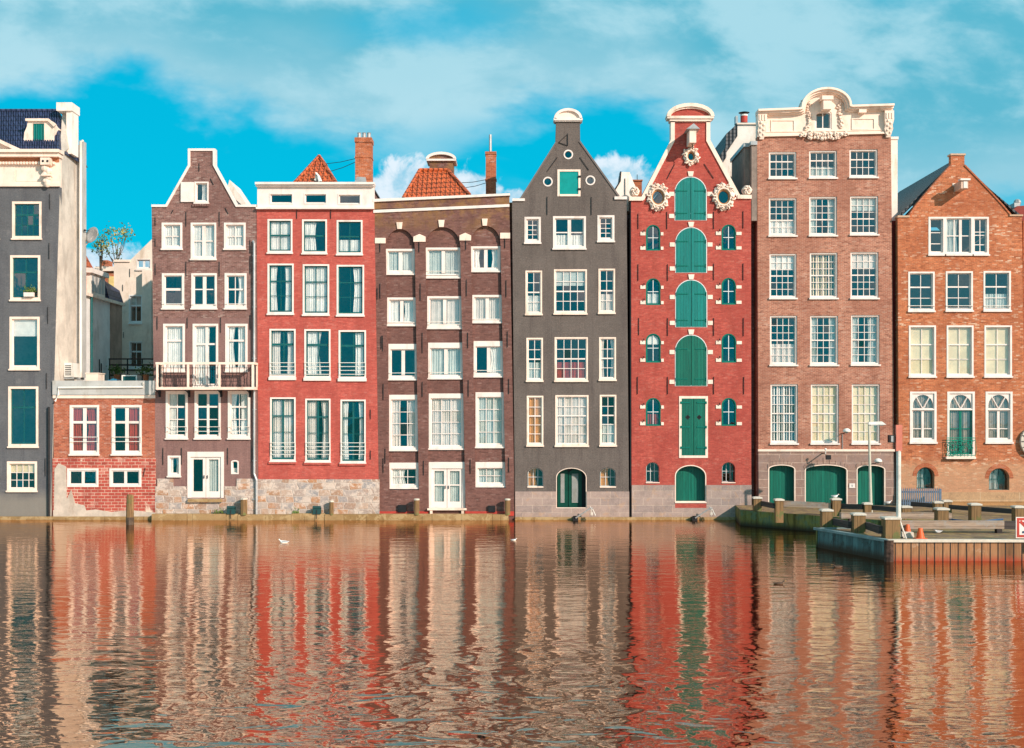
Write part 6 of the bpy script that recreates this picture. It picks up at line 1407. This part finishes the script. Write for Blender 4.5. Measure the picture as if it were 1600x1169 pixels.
# wall lamps and floodlight of the salmon house
def wall_lamp(px, py, label, stem=0):
    X, Z = P(px, py, Y8-.6); H = thing('wall_lamp', label, 'lamp', (X, Y8, Z-.3)); y = Y8-.6
    MB().tube([(X-.12, Y8-.02, Z-.1), (X-.1, y+.2, Z-.08), (X-.02, y, Z)], .025, 6).build('arm', IRON, H)
    mb = MB(); mb.lathe(X, y, [(.19, Z), (.20, Z+.04), (.16, Z+.12), (.08, Z+.17), (.02, Z+.18)], 14); sh = mb.build('lamp_shade', WHITEM, H, True)
    MB().ball((X, y, Z-.01), .10, 10, 8, (1, 1, .6)).build('bulb_cover', GREYM, sh, True)
    if stem: MB().tube([(X-.05, Y8-.03, Z-.12), (X-.05, Y8-.03, PZ(702, Y8))], .018, 5).build('conduit', GREYM, H)
wall_lamp(1323, 675, 'round wall lamp with a long conduit, between two tall cream-curtained windows', 1); wall_lamp(1372, 722, 'round wall lamp above the rightmost green garage door')
X, Z = P(1290, 712, Y8-.75); H = thing('flood_light', 'black floodlight on an arm above the wide green garage door', 'floodlight', (X, Y8, Z)); y = Y8-.75
MB().tube([(X, Y8-.02, Z+.08), (X, y, Z+.08)], .028, 6).build('arm', IRON, H)
mb = MB(); mb.box(X+.02, X+.24, y-.1, y+.1, Z-.18, Z+.03); fl = mb.build('housing', IRON, H); MB().box(X+.04, X+.22, y-.08, y+.08, Z-.195, Z-.182).build('glass', GREYM, fl)
MB().tube([(X, y, Z+.08), (X, y, Z+.26)], .02, 6).ball((X, y, Z+.3), .06, 8, 6).build('sensor', WHITEM, H)
X, Z = P(1331.5, 759, Y8-.05); H = thing('wall_plate', 'small white notice plate on the stone pier between two green doors', 'sign', (X, Y8-.04, Z))
MB().box(X-.14, X+.14, Y8-.065, Y8-.035, Z-.11, Z+.11).build('plate', WHITE, H); mb = MB(); mb.box(X-.035, X+.035, Y8-.0685, Y8-.066, Z-.05, Z+.05); mb.build('symbol', GREYM, H)
# cones, block, sign, hose
def cone(px, pb, h, label):
    X, y = at(px, pb, ZD); H = thing('traffic_cone', label, 'traffic cone', (X, y, ZD), 'traffic cones on the pier')
    MB().box(X-.17*h/.33, X+.17*h/.33, y-.17*h/.33, y+.17*h/.33, ZD, ZD+.03).build('foot', ORANGE, H)
    MB().lathe(X, y, [(.13*h/.33, ZD+.03), (.06*h/.33, ZD+h), (.04*h/.33, ZD+h)], 16).build('cone_body', ORANGE, H, False)
cone(1438, 842, .38, 'orange traffic cone standing on the pier edge'); cone(1418, 834, .34, 'orange traffic cone half hidden behind the concrete block')
X, y = at(1417, 840, ZD); H = thing('concrete_block', 'pale concrete block with chamfered top beside the mast', 'block', (X, y, ZD))
mb = MB(); mb.add([(X-.22, y-.15, ZD), (X+.22, y-.15, ZD), (X+.22, y+.15, ZD), (X-.22, y+.15, ZD), (X-.20, y-.12, ZD+.2), (X+.20, y-.12, ZD+.2), (X+.20, y+.12, ZD+.2), (X-.20, y+.12, ZD+.2)], [(0, 3, 2, 1), (4, 5, 6, 7), (0, 1, 5, 4), (1, 2, 6, 5), (2, 3, 7, 6), (3, 0, 4, 7)]); mb.build('body', CAPM, H)
y = -17.40; k = (CD+y)/F; X0, X1, Z0, Z1 = (1587.5-800)*k, (1620.5-800)*k, CH-(841-HR)*k, CH-(808-HR)*k
H = thing('mooring_sign', 'square white no-mooring sign with red border and red slash, on the pier edge', 'sign', ((X0+X1)/2, y, Z0))
MB().box(X0, X1, y, y+.03, Z0, Z1).build('plate', WHITE, H)
t = .085; mb = MB(); e = .03; mb.box(X0+e, X0+e+t, y-.006, y, Z0+e, Z1-e).box(X1-e-t, X1-e, y-.006, y, Z0+e, Z1-e).box(X0+e+t, X1-e-t, y-.006, y, Z1-e-t, Z1-e).box(X0+e+t, X1-e-t, y-.006, y, Z0+e, Z0+e+t); mb.build('border', REDP, H)
mb = MB(); mb.prism([(X0+.11, Z1-.18), (X0+.18, Z1-.11), (X1-.11, Z0+.18), (X1-.18, Z0+.11)], y-.009, y-.0005); mb.build('slash', REDP, H)
mb = MB(); cx, cz = (X0+X1)/2, (Z0+Z1)/2; mb.prism([(cx-.16, cz-.2), (cx+.16, cz-.2), (cx+.16, cz-.13), (cx+.06, cz-.1), (cx+.06, cz+.08), (cx+.16, cz+.12), (cx+.16, cz+.2), (cx-.16, cz+.2), (cx-.16, cz+.12), (cx-.06, cz+.08), (cx-.06, cz-.1), (cx-.16, cz-.13)], y-.004, y-.0002); mb.build('bollard_symbol', plain('navy_paint', (.03, .07, .12), .5), H)
mb = MB(); mb.box(cx-.04, cx+.04, y+.03, y+.08, .3, Z1-.05); mb.build('sign_post', GREYM, H)
pts = [(*at(1487+i*8, 812.5+2.8*math.sin(i*.42)+i*.25, ZD), ZD+.03) for i in range(11)]
o = MB().tube(pts, .035, 6).build('blue_hose', plain('blue_rubber', (.03, .10, .22), .5)); o['label'] = 'blue hose lying in a curve on the deck, behind the long pale beam'; o['category'] = 'hose'
# medallion at the right edge
X, Z = P(1614, 690, Y9-.1); H = thing('wall_medallion', 'round white spoked ornament on the orange brick wall, cut by the right edge', 'ornament', (X, Y9, Z-.7))
mb = MB(); mb.ring([(X+.62*math.cos(2*PI*i/28), Z+.72*math.sin(2*PI*i/28)) for i in range(28)], [(X+.42*math.cos(2*PI*i/28), Z+.50*math.sin(2*PI*i/28)) for i in range(28)], Y9-.20, Y9-.02); mb.build('rim', CAPM, H)
mb = MB()
for i in range(14):
    t_ = 2*PI*i/14; mb.tube([(X+.44*math.cos(t_), Y9-.215, Z+.52*math.sin(t_)), (X+.60*math.cos(t_), Y9-.215, Z+.70*math.sin(t_))], .02, 5)
mb.build('rib', IRON, H)
MB().tube([(X, Y9-.22, Z), (X, Y9-.02, Z)], .42, 20).build('hub', plain('wheel_brown', (.25, .14, .08), .7), H)

# ------------------------------------------------------------------ along the water's edge
GO = 'timber posts along the ledge'
def stub(px, py0, py1, wpx, label, y=-.36, lean=0):
    X = PX(px, y); k = (CD+y)/F; w_ = wpx*k/2; z1 = PZ(py0, y); z0 = min(PZ(py1, y), .25); H = thing('mooring_post', label, 'post', (X, y, z0), GO)
    MB().lathe(X, y, [(w_, z0), (w_*.96, z1-.08)], 8).build('shaft', POSTM, H); MB().lathe(X, y, [(w_*1.08, z1-.08), (w_*1.05, z1-.01), (w_*.6, z1)], 8).build('cap', CAPM, H)
stub(381, 778, 801, 11, 'stubby weathered post on the ledge by the plum house drainpipe'); stub(518, 782, 802, 7, 'thin mossy post on the ledge before the rough stone foot')
stub(651, 779, 803, 8.5, 'timber post on the ledge left of the white french door'); stub(793, 779, 803, 8.5, 'timber post on the ledge at the right end of the maroon house')
X, y = at(203, 820, 0); k = (CD+y)/F; zt = CH-(773-HR)*k
H = thing('mooring_pile', 'leaning weathered timber pile standing in the water before the low annex', 'pile', (X, y, 0))
MB().tube([(X+.02, y, -.8), (X, y, .35)], .19, 10, .18).build('wet_foot', plain('wet_wood', (.09, .06, .04), .5, .4, 6, .4), H); MB().tube([(X, y, .35), (X+.01, y, zt-.1), (X+.02, y, zt)], .18, 10, .14).build('shaft', POSTM, H)
for px, lab in ((361, 'dark teal rubber fender on the ledge, right of the garden door'), (495, 'dark teal rubber fender on the ledge before the rough stone foot')):
    X = PX(px, -.4); H = thing('rubber_fender', lab, 'fender', (X, -.42, .3), 'rubber fenders on the ledge')
    MB().box(X-.19, X+.19, -.47, -.2, .30, .62).tube([(X-.19, -.42, .62), (X+.19, -.42, .62)], .08, 8).build('pad', plain('dark_teal_rubber', (.015, .06, .06), .6) if px == 361 else MATS['dark_teal_rubber'], H)
    MB().tube([(X, -.48, .5), (X, -.50, .08)], .02, 5).build('chain', IRON, H)
r = random.Random(17)
for i, px in enumerate((415, 497, 628, 664, 697, 760, 300, 350)):
    X = PX(px, -.45); w_ = .26 if i < 6 else .16
    o = MB().box(X-w_, X+w_, -.47, -.30, -.25, -.03+.0).box(X-w_*.8, X+w_*.8, -.50, -.47, -.2, -.06).build('ledge_fender', BLACKP); o['category'] = 'fender'; o['group'] = 'black blocks under the ledge'
    o['label'] = 'black rubber block under the mossy ledge at the waterline'
def davit(px, label):
    y = -.35; X = PX(px, y); H = thing('davit', label, 'davit', (X, y, 0), 'steel mooring arms at the waterline')
    q = lambda a, b: (PX(px+a, y), y-.25, PZ(b, y))
    MB().box(PX(px-4, y), PX(px+4, y), y-.2, .0, PZ(817, y), PZ(808, y)).tube([(X, y-.1, PZ(808, y)), (X, y-.1, PZ(806, y))], .12, 10).build('foot', BLACKP, H)
    MB().tube([q(0, 809), q(24, 793), q(27, 794)], .035, 6).tube([q(22, 791), q(25, 796)], .03, 6).build('arm', GREYM, H)
    MB().tube([q(26, 794), q(31, 805)], .025, 6).tube([q(24, 794), q(25.5, 806)], .02, 5).box(PX(px+23.5, y), PX(px+27, y), y-.28, y-.22, PZ(804, y), PZ(800, y)).build('hanger', WHITEM, H)
davit(899, 'folded steel mooring arm below the louvred green door'); davit(1085, 'folded steel mooring arm below the lowest green warehouse door')
# weeds and pots in the sill
def weeds(X, y, z, w_, n, seed, label, name='ledge_weeds'):
    r = random.Random(seed); mb = MB()
    for _ in range(n):
        c_ = Vector((X+r.uniform(-w_, w_), y+r.uniform(-.06, .06), z+abs(r.gauss(0, .09)))); d1 = Vector((r.uniform(-.6, .6), r.uniform(-.4, .4), 1)).normalized(); d2 = d1.orthogonal().normalized(); s_ = r.uniform(.03, .08); mb.add([c_-d1*s_, c_+d2*s_*.45, c_+d1*s_, c_-d2*s_*.45], [(0, 1, 2, 3)])
    o = mb.build(name, LEAF); o['label'] = label; o['category'] = 'plant'
weeds(PX(342, -.25), -.25, .32, .22, 60, 1, 'tuft of green weeds on the ledge below the garden door'); weeds(PX(462, -.2), -.2, .32, .15, 30, 2, 'small tuft of weeds on the ledge by the red house')
H = thing('window_plant', 'flowering plant in a white pot inside the slate grey house window', 'plant', (PX(47), .17, PZ(464)))
X, Z = PX(47), PZ(464); y = -.13
H.location = (X, y, Z)
mb = MB(); mb.box(X-.24, X+.24, y-.07, y+.08, Z, Z+.2); mb.build('pot', WHITE, H)
r = random.Random(6); lm = MB()
for _ in range(90):
    c_ = Vector((X+r.gauss(0, .15), y+r.uniform(-.06, .06), Z+.22+abs(r.gauss(0, .13)))); d1 = Vector((r.uniform(-1, 1), r.uniform(-.4, .4), r.uniform(.1, 1))).normalized(); d2 = d1.orthogonal().normalized(); lm.add([c_-d1*.06, c_+d2*.025, c_+d1*.06, c_-d2*.025], [(0, 1, 2, 3)])
lm.build('foliage', LEAF, H)
# birds
def gull(px, py, z, s_, label, face=1, swim=True, y=None, name='gull'):
    if y is None: X, y = at(px, py, z)
    else: X = PX(px, y)
    H = thing(name, label, 'bird', (X, y, z)); f_ = face; W_ = GULLW if name == 'gull' else DUCKB
    body_ = MB(); n = 10; prof = [(-.30, .01, .10), (-.24, .04, .085), (-.12, .09, .06), (0, .105, .055), (.10, .095, .07), (.16, .06, .11), (.185, .04, .155), (.20, .042, .19), (.235, .04, .205), (.265, .022, .20), (.275, .006, .198)]
    vs = []; fs = []
    for a, rr, zz in prof:
        for k_ in range(n):
            t_ = 2*PI*k_/n; vs.append((X+f_*a*s_, y+rr*math.cos(t_)*s_, z+(zz+rr*math.sin(t_)*.9)*s_))
    for i in range(len(prof)-1):
        for k_ in range(n): l_ = (k_+1) % n; fs.append((i*n+k_, (i+1)*n+k_, (i+1)*n+l_, i*n+l_))
    fs += [tuple(range(n)), tuple(range((len(prof)-1)*n, len(prof)*n))[::-1]]
    body_.add(vs, fs); bo = body_.build('body', W_, H, True)
    MB().tube([(X+f_*.265*s_, y, z+.20*s_), (X+f_*.335*s_, y, z+.187*s_)], .014*s_, 6, .004*s_).build('beak', BEAK, H)
    for sd in (-1, 1):
        MB().add([(X+f_*.09*s_, y+sd*.088*s_, z+.12*s_), (X-f_*.10*s_, y+sd*.105*s_, z+.13*s_), (X-f_*.34*s_, y+sd*.03*s_, z+.125*s_), (X-f_*.14*s_, y+sd*.095*s_, z+.065*s_), (X+f_*.02*s_, y+sd*.10*s_, z+.07*s_),
             (X+f_*.07*s_, y+sd*.07*s_, z+.11*s_), (X-f_*.10*s_, y+sd*.08*s_, z+.12*s_), (X-f_*.33*s_, y+sd*.02*s_, z+.12*s_), (X-f_*.14*s_, y+sd*.07*s_, z+.07*s_), (X+f_*.02*s_, y+sd*.07*s_, z+.075*s_)],
            [(0, 1, 2, 3, 4), (9, 8, 7, 6, 5), (0, 5, 6, 1), (1, 6, 7, 2), (2, 7, 8, 3), (3, 8, 9, 4), (4, 9, 5, 0)]).build('wing', GULLG if name == 'gull' else DUCKB, H)
        MB().ball((X+f_*.235*s_, y+sd*.036*s_, z+.215*s_), .008*s_, 6, 4).build('eye', IRON, H)
        if not swim: MB().tube([(X+f_*(.02)*s_, y+sd*.04*s_, z-.03*s_), (X+f_*.02*s_, y+sd*.04*s_, z+.04*s_)], .009*s_, 5).build('leg', BEAK, H)
gull(443, 849, -.02, .75, 'white gull swimming in front of the red painted house', -1)
gull(803, 845, -.02, .45, 'small white gull swimming off the maroon house corner', 1)
gull(1465, 832, ZD+.03, .6, 'white gull standing on the pier behind the traffic cones', -1, False)
gull(1305, 803, p3[2]+.03, .6, 'pale gull perched on the tall capped quay post', 1, False, y=p3[1])
gull(1388, 803, .95, .6, 'white gull at the foot of the stone wall, left of the mast', 1, False, y=-2.2)
gull(1218, 914, -.03, .6, 'dark duck swimming ahead of the pier', 1, name='duck'); gull(1308, 888, -.03, .6, 'dark duck swimming close to the pier side', -1, name='duck')
